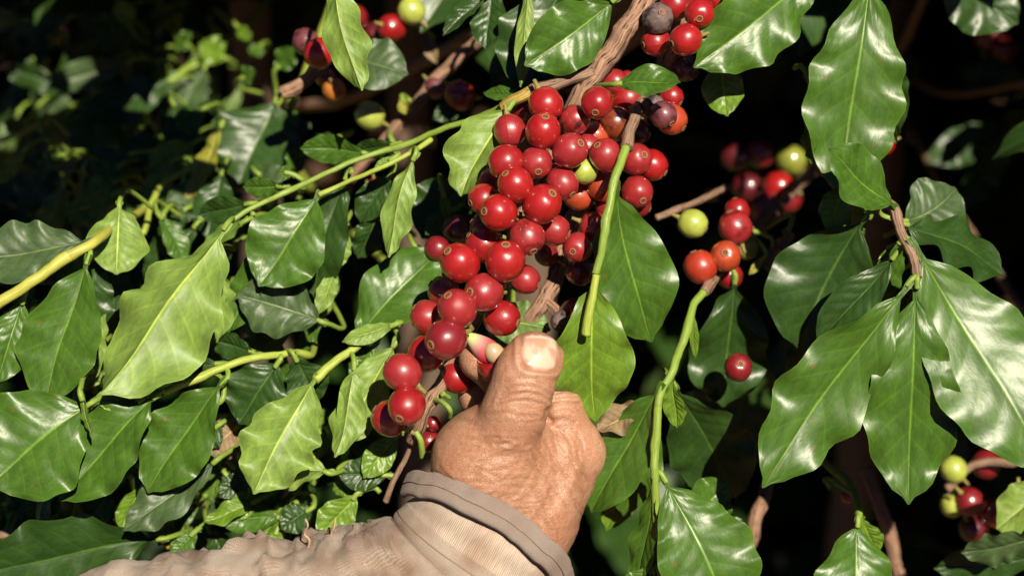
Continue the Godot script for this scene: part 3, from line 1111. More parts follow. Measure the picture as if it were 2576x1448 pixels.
# stems: base radius, end radius, material, points; leaves: base, control, tip, top side, half width/10, fold, wave/10, waves/10, twist, kind, print; cherries: centre, scar direction, radius/100, kind
var BRANCHES := [
	{"name": "coffee_branch", "label": "woody branch crowded with ripe red cherries running down to the picking hand", "category": "branch", "group": "branches of the coffee bush",
	"stem_names": ["stem", "twig", "twig", "fruit_stalk", "fruit_stalk", "fruit_stalk"],
	"stems": [[4.6, 2.2, "bark", [12,1150,-360], [33,1197,-251.4], [54.1,1266.1,-142.8], [64.6,1302.6,-88.5], [53.7,1296.1,-60.2], [44.4,1284.7,-45.1], [36.5,1276.6,-38.5], [30.1,1269.7,-34.8], [24.5,1260.2,-32], [16.1,1245.5,-28.7], [8.9,1230.9,-21], [-0.4,1212.2,-8.7], [-12.5,1191.7,4.4], [-21,1177.6,14.2], [-28.7,1167.4,21.9], [-32.6,1158.2,24.5], [-36.3,1149.3,22.4]],
		[2.6, 2.1, "twigbrown", [28.6,1269.5,-33.5], [20.1,1267.7,-30.3], [11.6,1266,-28.3], [6.6,1264.1,-27.3]],
		[2.3, 2.0, "twigyellow", [6.6,1264.1,-27.3], [1.7,1261.8,-26.1], [-3.7,1258.6,-26.6]],
		[0.9, 0.8, "green", [-28.7,1166.8,22.2], [-24.9,1169.3,27.6], [-22,1167.9,30.6], [-21.9,1163.3,28.6]],
		[1.0, 1.2, "green", [-34.4,1156.8,27.5], [-32.5,1153.7,29.2], [-32.2,1146.4,28.5]],
		[0.8, 1.0, "green", [-22.3,1167.4,21.9], [-24.7,1170.8,24.6]]],
	"leaves": [[0.6,1261.8,-23.8,-11.5,1249.7,-13.9,-18.1,1234.8,-2.7,-45,-34,-83,117,22,28,30,0,8,1],
		[5.3,1261.1,-34.8,-2.8,1257.5,-38.5,-10.6,1257.5,-44.1,-42,81,40,33,30,6,40,0,1,0],
		[-13.6,1182.7,-8.9,0.5,1183,-6.8,14.1,1180.8,-3.4,10,-69,-71,85,12,15,40,0,1,0],
		[0.3,1185,-16.9,-1.1,1173,-8.3,0.3,1161,0.4,26,-56,-78,93,12,12,40,0,8,0]],
	"cherries": [[11.8,1263.3,-17.8,0.41,-0.71,0.57,612,"bright"],
		[-0.8,1254.3,-15.3,0.18,-0.81,0.56,586,"rose"],
		[10.7,1258.2,-6,0.12,0.96,0.27,617,"bright"],
		[22,1257.6,-17.1,0.72,0.63,0.29,544,"blush"],
		[29.5,1266,-12.5,-0.15,-0.26,0.95,564,"red"],
		[20,1252.2,-2.9,0.58,0.65,0.49,617,"rose"],
		[-2.2,1248.7,-1,-0.93,-0.09,0.36,617,"red"],
		[8.4,1247.7,-2.7,0.12,-0.18,0.98,564,"rose"],
		[1.2,1244.3,8.2,-0.58,0.78,0.23,611,"bright"],
		[17.5,1240.5,-1.2,0.60,-0.44,0.67,566,"rose"],
		[-10.8,1241.5,-19.8,-0.36,-0.87,0.35,454,"rose"],
		[-8.9,1235.5,-14.3,-0.91,0.40,-0.14,538,"rose"],
		[-9.9,1234.1,-2.3,-0.85,-0.06,0.52,542,"red"],
		[-4.6,1235.9,12.6,-0.76,0.32,0.56,638,"bright"],
		[10.2,1237.6,9.5,0.52,0.77,0.38,681,"bright"],
		[5.1,1226.8,12.9,0.35,-0.48,0.81,629,"blush2"],
		[14.7,1223.6,1,0.94,-0.16,0.30,558,"rose"],
		[-9.3,1222.6,-3,-0.88,0.47,-0.09,562,"rose"],
		[-9.9,1220,5.2,-0.80,0.60,-0.02,640,"red"],
		[-17.7,1222.6,24.2,-0.60,0.76,0.24,674,"bright"],
		[-2.3,1223,24,0.02,0.99,0.15,688,"bright"],
		[4.5,1208.2,9.2,0.92,-0.21,0.34,530,"rose"],
		[-23.9,1204.6,11.1,-0.86,0.50,-0.12,558,"rose"],
		[-9.6,1212.8,27.2,-0.70,0.34,0.63,663,"rose"],
		[-18.5,1209.8,33.3,-0.47,0.86,0.18,658,"rose"],
		[-29.3,1200.5,22.4,-0.81,0.58,-0.09,592,"rose"],
		[-3.6,1200.2,22.6,0.90,-0.08,0.42,633,"red"],
		[-22.1,1202.6,41.6,-0.72,0.08,0.69,694,"deep"],
		[-29.8,1188.4,26.5,-0.55,-0.33,0.77,649,"red"],
		[-37.5,1187.6,38.3,-0.74,0.65,-0.17,665,"rose"],
		[-35.7,1179.8,47,-0.35,-0.22,0.91,647,"red"],
		[-42.8,1166.3,33.8,-0.83,0.54,-0.12,640,"red"],
		[-19.9,1172.9,16.7,0.84,-0.53,0.13,596,"red"],
		[-15,1181.6,9.8,0.81,-0.57,-0.12,285,"deep"],
		[3.4,1255.6,-34.1,0.38,-0.50,-0.78,487,"deep"],
		[26.7,1247.7,-16.3,0.72,-0.53,0.44,478,"rose"],
		[29.7,1249.1,-23.8,0.82,-0.48,0.31,511,"orange"],
		[36.9,1252.8,-25.8,0.85,-0.46,0.27,624,"brownred"],
		[32.7,1248.4,-7.6,-0.55,0.78,0.30,582,"rose"],
		[23.8,1229.2,-15.5,0.92,-0.33,0.22,541,"orange"],
		[32.5,1234.2,-13.7,0.92,-0.33,0.24,594,"orange"],
		[35.3,1224.8,-15.4,0.92,-0.35,0.20,514,"rose"],
		[16.1,1234.5,-25.1,0.84,-0.51,-0.18,431,"deep"],
		[29.4,1220.2,-8.5,0.93,-0.31,0.20,539,"rose"],
		[34,1216.3,-13.2,0.92,-0.35,0.17,487,"red"],
		[23.3,1215.5,-1.5,-0.35,0.15,0.92,550,"rose"],
		[24.7,1202.8,-8.3,0.91,-0.41,0.06,547,"deep"],
		[12.7,1204.2,-18.1,0.67,-0.61,-0.43,437,"deep"],
		[-27.4,1206.2,-19.1,-0.80,0.10,-0.59,466,"deep"],
		[-20.4,1209.1,-29.8,-0.67,-0.08,-0.74,531,"dark"],
		[-30,1147.1,19.1,0.84,-0.30,-0.45,404,"deep"],
		[-28.5,1153.9,17.7,0.68,-0.11,-0.73,288,"deep"],
		[25.4,1241.9,-8.7,-0.75,0.40,0.53,474,"green"]]},
	{"name": "coffee_branch", "label": "second woody branch behind the fruit cluster with cherries at the top edge", "category": "branch", "group": "branches of the coffee bush",
	"stem_names": ["stem", "fruit_stalk"],
	"stems": [[4.8, 3.0, "bark", [12,1150,-360], [34.6,1192.9,-241.1], [57.2,1257.9,-122.2], [68.6,1292.3,-62.7], [61.9,1273.7,-59.5], [55.7,1261.2,-57.5], [46.2,1245.5,-51.4], [34.4,1228.5,-42.3], [22.4,1210.4,-30.4], [17.2,1197.2,-18.9], [9.8,1188.2,-9.6], [6.2,1177.8,-8.6]],
		[1.8, 2.2, "bark", [10.8,1190.3,-10.7], [15.5,1187.8,-7.1], [18,1185.6,-3.7]]],
	"leaves": [],
	"cherries": [[51.7,1287,-39.4,0.20,0.70,0.68,564,"dried"],
		[58.7,1289.5,-47.6,-0.92,-0.12,0.38,570,"red"],
		[65.9,1290.8,-34.7,-0.10,-0.04,0.99,544,"bright"],
		[60.7,1283.9,-26.5,-0.90,-0.12,0.42,568,"bright"],
		[51.4,1278.4,-39.4,-0.92,-0.06,0.40,511,"red"],
		[73.6,1291,-48.4,0.65,-0.54,0.53,484,"red"],
		[64.1,1261.9,-57.8,0.90,-0.44,0.04,531,"dark"],
		[37.6,1261.4,-44,-0.91,0.42,-0.05,492,"rose"],
		[43.3,1259.6,-47.5,-0.91,0.41,-0.03,495,"rose"],
		[42.4,1255.2,-42.9,-0.91,0.39,0.13,639,"red"],
		[57.6,1251.8,-32.1,0.75,-0.43,0.50,559,"orange"],
		[53.8,1256.3,-25.4,0.58,-0.39,0.71,495,"purple"],
		[50.8,1257.3,-30.5,0.36,-0.32,0.88,427,"dried"],
		[57.8,1258.4,-37.8,0.70,-0.42,0.57,431,"red"],
		[45.9,1241.8,-44.9,0.84,-0.36,0.41,530,"dark"],
		[44.6,1239.9,-23.5,0.45,0.59,0.67,586,"rose"],
		[50.8,1235.6,-28,0.84,-0.38,0.39,577,"bright"],
		[45.1,1229.6,-18,0.30,-0.18,0.94,571,"rose"],
		[46.3,1222,-23,0.90,-0.32,0.30,434,"deep"],
		[23.2,1187.1,-4.5,0.95,0.28,-0.15,579,"rose"],
		[17.7,1188.5,3.9,0.00,0.08,1.00,386,"dried"]]},
	{"name": "coffee_shoot", "label": "thin green shoot hanging in front of the cluster with two broad sunlit leaves", "category": "shoot", "group": "branches of the coffee bush",
	"stem_names": ["stem", "twig", "leaf_stub"],
	"stems": [[1.4, 2.0, "twigbrown", [12,1150,-360], [31.2,1180.1,-242.4], [50.5,1232.3,-124.9], [60.1,1260.4,-66.1], [51.8,1256.1,-52.5], [45.3,1256.3,-32.2], [43.4,1258.4,-19.7], [39.5,1252.4,-5.2]],
		[1.6, 1.3, "green", [39.5,1252.4,-5.2], [36.9,1248,1.7], [35,1243.7,6.2], [32.6,1234.6,13.3], [30.1,1223.2,19.4], [28.8,1217.2,22.6]],
		[1.2, 1.7, "greenyellow", [28.8,1217.2,22.6], [27.2,1208.8,27], [25.3,1197.7,30.7]]],
	"leaves": [[35.4,1244.6,5.8,39.3,1213.3,8.8,50.2,1183.6,11,33,16,93,150,10,15,35,0,1,1],
		[29.3,1217.2,22.6,25.3,1188.9,25.1,29.9,1160.7,27.7,18,9,98,146,10,17,35,0,2,0],
		[34.7,1270.2,-19.2,46.2,1273,-15,57.8,1274.3,-10,-34,80,49,63,22,15,25,0,1,0]],
	"cherries": []},
	{"name": "dry_leaf", "label": "crumpled dry brown leaf caught beside the hand under the yellow-green leaf", "category": "leaf", "group": "",
	"stem_names": [],
	"stems": [],
	"leaves": [[47.6,1164.5,18.9,39.6,1159.1,22.9,30.1,1155.7,25.8,-11,74,67,63,34,32,24,30,4,0]],
	"cherries": []},
	{"name": "coffee_spray", "label": "spray of large glossy leaves hanging at the right edge of the picture", "category": "branch", "group": "branches of the coffee bush",
	"stem_names": ["stem"],
	"stems": [[2.6, 1.6, "twigbrown", [210,1150,-360], [174.4,1162.7,-246.7], [138.7,1197.3,-133.4], [120.9,1216.6,-76.8], [122.4,1223.6,-35.2], [130.3,1227.3,-16.8], [134.5,1229.1,-6.4], [135.9,1224.6,0.5], [138.2,1220.2,7.4], [139.8,1216.3,11.7], [140.4,1212.3,16.1]]],
	"leaves": [[138.2,1222.7,6.1,163.4,1190.5,28.8,184.2,1156.2,52.8,7,60,79,214,8,10,50,0,1,0],
		[137.8,1222.4,-7.4,159.4,1215.4,-8.2,178,1202.4,-5.8,42,86,29,135,10,22,30,0,0,1],
		[139.4,1214.4,19.5,138.5,1177.1,33.7,138.8,1139.8,47.9,-11,35,93,161,10,16,50,0,1,0],
		[138.3,1214.4,19.5,110.8,1182.5,34.2,86.4,1148.6,50,6,38,92,151,12,22,40,0,1,1],
		[126.5,1225.1,-8.8,111.8,1201.3,-5.2,104.9,1174.4,0,-21,25,94,206,18,10,40,0,0,0],
		[135.9,1217,4.6,123.3,1199.9,9.1,108.1,1184.9,12.6,-40,53,75,85,26,10,30,0,0,0],
		[139.9,1196.9,-16.5,122.3,1169.1,-15.3,109.7,1138.8,-12.8,0,6,100,164,14,12,40,0,0,0],
		[139.7,1217.7,-7.2,133.7,1202,-5.6,129.9,1185.6,-3.7,38,-2,92,78,14,8,40,0,1,0],
		[135.4,1229.4,-4.3,120.5,1241.2,0.7,108,1255.9,4.3,59,38,71,107,14,12,30,0,1,0],
		[140.1,1218.5,-16.6,155,1216.6,-23.6,164.5,1223.6,-35.2,31,73,61,121,10,8,40,0,3,0],
		[120.7,1232.2,-21.6,117.2,1225.6,-14.7,112.1,1219.6,-8.2,28,60,74,63,6,8,40,0,2,0],
		[125.6,1226.1,-29.7,125.5,1217.1,-28.3,125.4,1208,-26.9,-41,15,90,78,16,12,40,0,2,0],
		[142.2,1213.8,-11.9,138.2,1206.1,-11.2,134.2,1198.4,-10.5,-17,18,97,43,12,6,40,0,2,0],
		[146.8,1202.4,-5.8,141.9,1179.5,-2.7,134.2,1157.4,0,-10,15,98,121,12,12,40,0,1,0],
		[149.9,1199.7,-27,160.9,1178.7,-24.9,171.9,1157.6,-22.8,1,11,99,135,14,12,40,0,0,0]],
	"cherries": []},
	{"name": "coffee_branch", "label": "hanging branch with a very long shiny leaf at the upper right", "category": "branch", "group": "branches of the coffee bush",
	"stem_names": ["stem"],
	"stems": [[2.6, 1.8, "twigbrown", [210,1150,-360], [196.9,1199.2,-266.1], [183.9,1270.3,-172.3], [177.3,1307.9,-125.3], [153.3,1306.8,-79.4], [134.1,1306.1,-56.4], [119.1,1306,-51.9], [109.9,1303.6,-55.1]]],
	"leaves": [[129,1303.5,-50.5,121.6,1266.1,-32.9,118.2,1228.2,-15,6,42,91,178,16,15,50,0,1,1],
		[137.9,1276.9,-63.5,135.6,1257.8,-51.1,141.8,1239.5,-39.1,-65,37,67,93,12,14,40,0,0,1],
		[107.1,1264.9,-43.6,110.8,1252.1,-32.2,107.1,1239.2,-20.9,-88,31,35,64,10,16,30,0,1,1],
		[114.2,1303.6,-55.1,89.7,1288.3,-40.1,64.2,1274.1,-25.8,27,41,87,146,12,18,50,0,1,0],
		[77,1269.2,-54.9,76.6,1259.8,-46.5,78.5,1250.5,-38.2,-19,65,74,74,10,14,25,0,2,0],
		[163.2,1285.8,-113.6,182.7,1273.1,-112.5,202.3,1260.4,-111.4,18,36,91,142,12,12,40,0,0,1]],
	"cherries": []},
	{"name": "coffee_shoot", "label": "slender green shoot right of the hand with long drooping leaves", "category": "shoot", "group": "branches of the coffee bush",
	"stem_names": ["stem", "twig"],
	"stems": [[2.0, 1.8, "twigbrown", [210,1150,-360], [164.7,1153.8,-242], [119.3,1179.6,-124], [96.6,1194.5,-65], [85.4,1192.5,-41.3], [75.6,1193.5,-21.4], [69.8,1193.9,-8.1]],
		[1.5, 1.4, "green", [69.8,1193.9,-8.1], [65.1,1191.7,-0.1], [61.6,1185.1,10.2], [56.5,1177.6,21], [52.4,1171.8,26.3], [51,1160.7,32.2], [50.4,1148.3,38.8], [51.1,1132.3,45.1], [52.1,1108.7,50.8]]],
	"leaves": [[53.8,1175.3,24.5,40,1150.9,28.4,28.8,1125.3,32.9,-51,38,77,121,16,12,30,0,1,1],
		[51.7,1165.1,20.8,45.3,1142.4,23.8,41.1,1119.3,27,26,7,96,93,14,10,40,0,1,1],
		[50.8,1150.9,17.1,41.7,1129.7,18.1,35.2,1107.6,19.7,-45,22,87,78,14,10,40,0,2,0],
		[56.5,1175.7,22,57.7,1166.9,24.4,59,1158,26.8,-47,17,87,43,20,8,40,0,2,0],
		[58.1,1167.2,10.6,72.7,1140.7,7.7,84.8,1113,5.5,-3,-11,99,157,14,12,40,0,0,0],
		[49.3,1145.8,40.1,48.8,1125.2,46.6,44.3,1104.9,52.8,-80,27,54,66,16,16,30,0,1,0],
		[52.4,1147.1,39.5,67.6,1125.2,53.3,78.2,1101.5,68.3,13,58,80,178,10,16,50,0,1,1],
		[62.5,1117.8,32.4,71,1123.7,25.9,79.5,1129.5,19.4,30,49,82,93,12,14,40,0,1,0],
		[69.2,1118.3,23.1,78.5,1109.3,24.4,87.7,1100.3,25.8,35,48,80,85,12,12,40,0,0,1],
		[51,1116.2,51.4,44.6,1110.6,55.5,38.2,1105,59.6,7,54,84,57,14,10,40,0,1,0],
		[51.7,1116.2,51.4,53.4,1108.1,56.8,55.1,1100,62.2,-2,56,83,57,14,10,40,0,1,0],
		[65.1,1191.7,-0.1,66,1182.2,1.5,66.9,1172.8,3.1,3,17,98,17,14,10,40,0,2,0]],
	"cherries": []},
	{"name": "coffee_branch", "label": "shaded branch with dark cherries and a pair of orange-red ones right of the shoot", "category": "branch", "group": "branches of the coffee bush",
	"stem_names": ["stem", "twig"],
	"stems": [[2.6, 2.0, "bark", [210,1150,-360], [184.6,1144.7,-291.5], [159.3,1161.4,-223.1], [146.6,1171.7,-188.8], [125,1173.7,-144.6], [105.1,1181.5,-92.1], [86.1,1200.5,-38.8], [76.1,1192.3,-25.3], [71.9,1188.9,-19]],
		[1.4, 1.2, "twigbrown", [86.2,1202.8,-80.8], [70.8,1207.4,-56], [54.1,1209.5,-39.1]]],
	"leaves": [[83.2,1193.2,-23.6,81.9,1167.2,-18.8,80.5,1141.3,-14.1,9,17,98,157,16,32,30,0,0,1],
		[106,1121.2,-105.3,102.1,1091.1,-100.7,98.3,1061.1,-96,-22,18,96,214,12,10,40,0,0,1],
		[123.3,1122.5,-117.3,125,1096.5,-109.2,126.7,1070.5,-101,25,30,92,157,14,10,40,0,0,0],
		[100,1195.2,-49.5,101.4,1189.8,-43.3,102.8,1184.4,-37,-55,57,61,50,40,30,20,40,4,0],
		[108.3,1198.9,-56,104.4,1193.4,-49.7,100.4,1188,-43.4,57,41,71,43,40,30,20,-40,4,0],
		[97.5,1192.5,-41.3,94,1189.6,-38.6,90.4,1186.7,-36,13,58,80,16,14,10,40,0,5,0]],
	"cherries": [[101.4,1177.3,-169.1,-0.89,0.13,-0.44,649,"dark"],
		[112.6,1178.9,-170,-0.86,0.25,-0.43,685,"deep"],
		[126.1,1178.2,-163.9,-0.73,0.57,-0.38,681,"greenripe"],
		[105.4,1169.5,-153.7,-0.89,-0.19,-0.41,676,"dark"],
		[117.4,1175.6,-141.1,-0.91,0.19,-0.37,664,"bright"],
		[111.5,1168.6,-132.8,-0.74,-0.64,-0.19,764,"deep"],
		[122.4,1169,-142.1,-0.33,-0.95,0.02,597,"deep"],
		[83.8,1206.9,-35.4,-0.36,0.89,-0.28,641,"blush2"],
		[86.1,1207.2,-49.2,-0.22,0.87,-0.45,486,"red"],
		[78.5,1202.8,-19.6,-0.15,0.63,0.76,585,"orange"],
		[69.3,1199.3,-17.8,-0.44,0.84,-0.30,614,"orangered"],
		[81.8,1190.1,-28.7,0.62,-0.78,-0.02,508,"red"],
		[67.6,1209,-34.3,0.90,-0.31,0.30,550,"green"],
		[90.5,1192.7,-46,0.22,-0.89,0.40,428,"greenripe"],
		[82.9,1167.7,1.3,0.05,0.71,0.70,525,"deep"]]},
	{"name": "coffee_branch", "label": "dim branch in deep shade with hanging dark leaves at the far right", "category": "branch", "group": "branches of the coffee bush",
	"stem_names": ["stem"],
	"stems": [[2.2, 1.6, "twigbrown", [210,1150,-360], [226.5,1162,-287.2], [243.1,1196.1,-214.3], [251.3,1215.1,-177.9], [258.4,1169.2,-244.1], [243.7,1164.4,-230.2], [230,1155.8,-225.7]]],
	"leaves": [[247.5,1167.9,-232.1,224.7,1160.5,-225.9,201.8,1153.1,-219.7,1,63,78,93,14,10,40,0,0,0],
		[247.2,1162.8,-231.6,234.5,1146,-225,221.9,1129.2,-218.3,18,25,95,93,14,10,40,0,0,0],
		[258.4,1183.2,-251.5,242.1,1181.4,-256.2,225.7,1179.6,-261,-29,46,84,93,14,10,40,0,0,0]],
	"cherries": [[239.6,1199.8,-271.7,0.23,0.86,-0.46,797,"deep"],
		[247.6,1193.6,-268.4,0.56,0.69,-0.45,758,"deep"],
		[146.3,1221.8,-79.5,-0.93,-0.26,0.27,470,"bright"]]},
	{"name": "coffee_branch", "label": "shaded branch low at the right with dim red and green cherries and pale leaf", "category": "branch", "group": "branches of the coffee bush",
	"stem_names": ["stem"],
	"stems": [[2.2, 1.6, "twigbrown", [210,1150,-360], [218.2,1128.4,-228.5], [226.5,1128.7,-97], [230.6,1130.9,-31.2], [211.8,1117.1,-23.9], [200.5,1109.3,-24.3], [184.8,1104.5,-28.5], [174.2,1094.9,-25.7]]],
	"leaves": [[201.2,1122.8,2.5,194.1,1112.9,12.3,181,1108.3,19.3,-42,-37,-83,100,10,18,25,0,2,0],
		[198.9,1109.3,25.6,183.3,1105.3,25.4,167.6,1101.4,25.3,0,-5,100,78,14,20,40,0,3,0],
		[202.2,1096.7,21,181.7,1091.6,18,161.3,1086.5,15,-17,10,98,85,14,10,40,0,0,0]],
	"cherries": [[176.8,1103.1,-27.8,-0.70,0.65,-0.31,541,"green"],
		[192.1,1100.3,-35.3,0.37,-0.52,-0.77,611,"deep"],
		[184.8,1088.1,-26.6,0.67,-0.74,-0.02,610,"deep"],
		[179.1,1084.6,-29.3,0.42,-0.86,-0.30,516,"green"],
		[195.6,1081.8,-27.8,0.67,-0.75,-0.03,581,"deep"],
		[188.6,1073.7,-28,0.56,-0.82,-0.09,584,"dark"],
		[200,1098.4,-13.9,0.03,-0.86,0.51,533,"deep"]]},
	{"name": "coffee_shoot", "label": "small leafy shoot pointing down at the bottom edge on the right", "category": "shoot", "group": "branches of the coffee bush",
	"stem_names": ["stem"],
	"stems": [[1.6, 1.4, "green", [210,1150,-360], [175.1,1120.6,-228.9], [140.2,1113.2,-97.8], [122.8,1111.5,-32.2], [129.4,1114.7,0.1], [127.2,1120.7,24], [126.2,1120.4,31]]],
	"leaves": [[125.8,1122.9,32,123.9,1107,44.9,122,1091.1,57.9,19,61,77,146,12,18,30,0,1,1],
		[127.4,1121.7,30.3,130.6,1114.7,31.8,133.8,1107.7,33.2,-21,11,97,47,14,10,40,0,2,0],
		[117.7,1122.4,7.3,119.3,1121,9.2,121,1119.6,11,-22,68,70,16,14,10,40,0,5,0]],
	"cherries": [[129.4,1107.2,-2.8,0.09,-0.99,0.08,245,"bright"]]},
	{"name": "bare_stem", "label": "bare brown stem between the long shoot and the right spray, half in shade", "category": "stem", "group": "bare stems in the shade",
	"stem_names": ["stem"],
	"stems": [[2.6, 2.4, "bark", [210,1150,-360], [173,1114.2,-243.6], [136,1100.3,-127.2], [117.4,1095.4,-69], [108.4,1093.3,-45.2], [99.7,1091.9,-21.8], [95.5,1080.3,-11.1], [93.7,1045.5,-19.8]]],
	"leaves": [],
	"cherries": []},
	{"name": "bare_stem", "label": "bare brown stem in the shade below the longest hanging leaf at right", "category": "stem", "group": "bare stems in the shade",
	"stem_names": ["stem"],
	"stems": [[2.6, 2.8, "bark", [147.3,1088.4,-49.4], [150.3,1081.3,-38.8], [155.1,1070.1,-32.9], [163.1,1042.2,-29.3]]],
	"leaves": [],
	"cherries": []},
	{"name": "coffee_branch", "label": "leafy branch at the top edge left of the woody fruit branch", "category": "branch", "group": "branches of the coffee bush",
	"stem_names": ["stem"],
	"stems": [[2.0, 1.6, "green", [-60,1300,-420], [-19.7,1282.3,-284.9], [20.5,1286.6,-149.8], [40.7,1290.7,-82.2], [30.9,1290.4,-63.9], [19.3,1293.7,-67.9], [1.8,1292.6,-76.4], [-13.2,1289.4,-81.5]]],
	"leaves": [[38.3,1294.2,-43.3,22.3,1283.8,-33.2,4.5,1275.3,-24.2,25,43,87,118,12,16,35,0,1,0],
		[22.1,1294.3,-66,9.1,1278.8,-53.2,1.7,1260.9,-39.2,-21,69,70,142,26,15,40,0,0,1],
		[6,1298,-54.4,5.3,1281.5,-42.2,2.8,1265.1,-30.1,16,-60,-79,33,10,14,30,0,2,0],
		[-7.1,1291.2,-71.1,-8.4,1280.5,-63.2,-9.6,1269.8,-55.2,-33,59,74,68,16,10,40,0,0,0],
		[-8.5,1288.5,-65.2,-16.9,1282.2,-59.6,-25.3,1275.9,-54,-25,81,54,44,24,10,40,0,0,1],
		[19.9,1272.3,-76.9,6.3,1260.4,-68.3,-7.2,1248.5,-59.8,19,42,89,121,14,10,40,0,0,0],
		[13.8,1257.7,-64.7,3.7,1256.1,-63.8,-6.4,1254.4,-62.9,-3,61,79,43,14,10,40,0,1,1]],
	"cherries": []},
	{"name": "coffee_branch", "label": "blurred branch at upper left carrying red and green cherries behind a pale leaf", "category": "branch", "group": "branches of the coffee bush",
	"stem_names": ["stem", "twig"],
	"stems": [[3.0, 2.2, "bark", [-150,1120,-380], [-93.1,1159.5,-280.2], [-36.3,1221,-180.4], [-7.9,1253.8,-130.5], [-20.8,1244.3,-118.7], [-33.8,1232.8,-112.6], [-48.5,1216.3,-106], [-58.6,1206,-105.1], [-67.4,1194.9,-106]],
		[2.4, 2.6, "bark", [-67,1267.8,-104], [-71.1,1254.7,-90.2], [-81.5,1247.2,-81.7], [-89.2,1242.5,-79.2]]],
	"leaves": [[-63.4,1305.3,-44.7,-60.7,1286.2,-31.1,-52.5,1268.2,-18.1,36,-47,-81,80,16,22,30,0,8,0],
		[-69,1259.9,-83.9,-54.8,1255.3,-79.3,-39.9,1252.7,-75.6,-4,69,72,107,8,8,40,0,3,0],
		[-61.4,1264.2,-90.8,-65,1260.9,-86.7,-68.7,1257.5,-82.7,19,67,72,36,14,10,40,0,0,0],
		[-44.9,1231.4,-107.3,-43.1,1228.6,-103.5,-41.4,1225.8,-99.8,-15,76,64,36,40,20,40,40,5,0],
		[-49.4,1218.7,-96,-47.7,1216,-92.3,-45.9,1213.2,-88.6,-16,76,63,19,14,10,40,0,4,0],
		[-39.5,1250.5,-140.1,-35.4,1243.1,-136.2,-31.2,1235.8,-132.3,0,47,88,36,40,10,40,0,4,0],
		[-17.3,1232.2,-100.9,-24.4,1229.1,-98.1,-31.6,1225.9,-95.3,10,52,85,43,14,10,40,0,0,1],
		[-37.7,1196.5,-43.4,-36.5,1194.5,-42.4,-35.4,1192.5,-41.3,0,47,88,21,14,10,40,0,4,0]],
	"cherries": [[-73.2,1261.7,-73.6,0.55,0.83,0.11,589,"bright"],
		[-80.2,1260.2,-90.9,-0.69,0.65,-0.32,526,"purple"],
		[-48.9,1255.6,-120.2,0.67,-0.45,-0.59,581,"red"],
		[-56.3,1248,-129.7,-0.70,0.47,-0.53,657,"dark"],
		[-64.6,1257.9,-125.9,0.10,-0.41,-0.91,584,"deep"],
		[-65.5,1252.7,-114.1,0.12,-0.74,-0.67,481,"rose"],
		[-40.6,1262.9,-119.5,-0.71,0.65,-0.29,562,"green"],
		[-56.6,1229.6,-90.5,-0.83,0.55,0.06,585,"green"],
		[-20.8,1235.1,-97.9,0.70,-0.54,0.47,604,"red"],
		[-31.3,1232.8,-112.6,0.71,-0.62,0.33,455,"purple"],
		[-71.2,1237.2,-99.1,0.12,-0.82,-0.57,477,"orangegold"],
		[-75.1,1239.3,-106.9,-0.15,-0.65,-0.75,417,"red"],
		[-56.9,1204.2,-70.2,0.09,-0.74,0.67,376,"bright"],
		[-53.9,1206.1,-73.5,0.23,-0.72,0.66,346,"red"]]},
	{"name": "coffee_shoot", "label": "long leafy side shoot running left from the woody branch across the middle", "category": "shoot", "group": "branches of the coffee bush",
	"stem_names": ["stem", "twig"],
	"stems": [[1.2, 0.9, "green", [-2.8,1258.1,-28.6], [-12.7,1250.8,-36.1], [-24.5,1245.2,-39.9], [-40.8,1237.9,-40.5], [-52.5,1234.8,-38.9], [-67,1230.2,-34.2], [-82.5,1225.4,-27.1], [-93.5,1222.2,-20.9], [-102.2,1218.9,-14.6]],
		[0.9, 0.8, "greenyellow", [-29.6,1241.5,-37.9], [-37.2,1239.4,-30], [-47.2,1235.8,-25.8], [-63.9,1228.6,-24.3], [-70.2,1226.9,-21.1]]],
	"leaves": [[-34.2,1243.3,-23,-41.6,1227.4,-13.4,-44,1210.5,-3.3,35,-56,-75,60,10,22,30,0,8,0],
		[-59.5,1231.3,-32.5,-70.9,1210.8,-23.9,-73,1187.9,-14,-22,44,87,107,18,20,35,0,0,1],
		[-69.3,1228.4,-21.9,-79.1,1213.9,-10.8,-90.9,1200.5,-0.3,-4,63,77,146,12,14,40,0,1,0],
		[-90.9,1211.2,-17.3,-95.2,1195.4,-8.9,-103.2,1180.7,-1.1,-38,55,74,71,16,16,40,0,1,0],
		[-100.9,1222.9,-7.6,-119.5,1200.4,16.8,-141.4,1180,40.1,25,-82,-52,214,22,30,40,0,8,0],
		[-144,1221.6,-27.3,-143.7,1211.4,-17.4,-143.4,1201.2,-7.5,-24,-68,-69,107,8,20,25,0,8,1],
		[-41.7,1238,-31.5,-46,1235.9,-29.3,-50.2,1233.7,-27,16,56,82,21,14,10,40,0,2,0],
		[-41.8,1237.1,-44.7,-50.6,1234.2,-47.6,-59.5,1231.3,-50.6,-29,-11,95,43,14,10,40,0,0,1],
		[-52.6,1231.1,-48.2,-66,1233,-50.4,-79.7,1232.4,-51.2,-10,8,99,57,14,10,40,0,1,1],
		[-44,1228,-39.8,-51.4,1219.2,-37.4,-56.9,1209.3,-34.4,-29,45,84,64,16,10,40,0,0,0],
		[-48.7,1214.6,-37.2,-53.4,1205.1,-34.4,-58,1195.7,-31.7,23,16,96,64,18,20,40,0,0,0],
		[-61.7,1211,-30.8,-63.8,1203.7,-25.7,-65.9,1196.3,-20.7,14,-59,-80,43,14,18,40,0,8,1],
		[-64.2,1199.8,-20.3,-67.7,1192.4,-14.1,-71.1,1184.9,-7.8,-26,-55,-80,36,14,18,40,0,8,1],
		[-80.6,1227.5,-37.3,-83.6,1228.2,-37.6,-86.5,1228.8,-38,0,47,88,28,14,10,40,0,1,1],
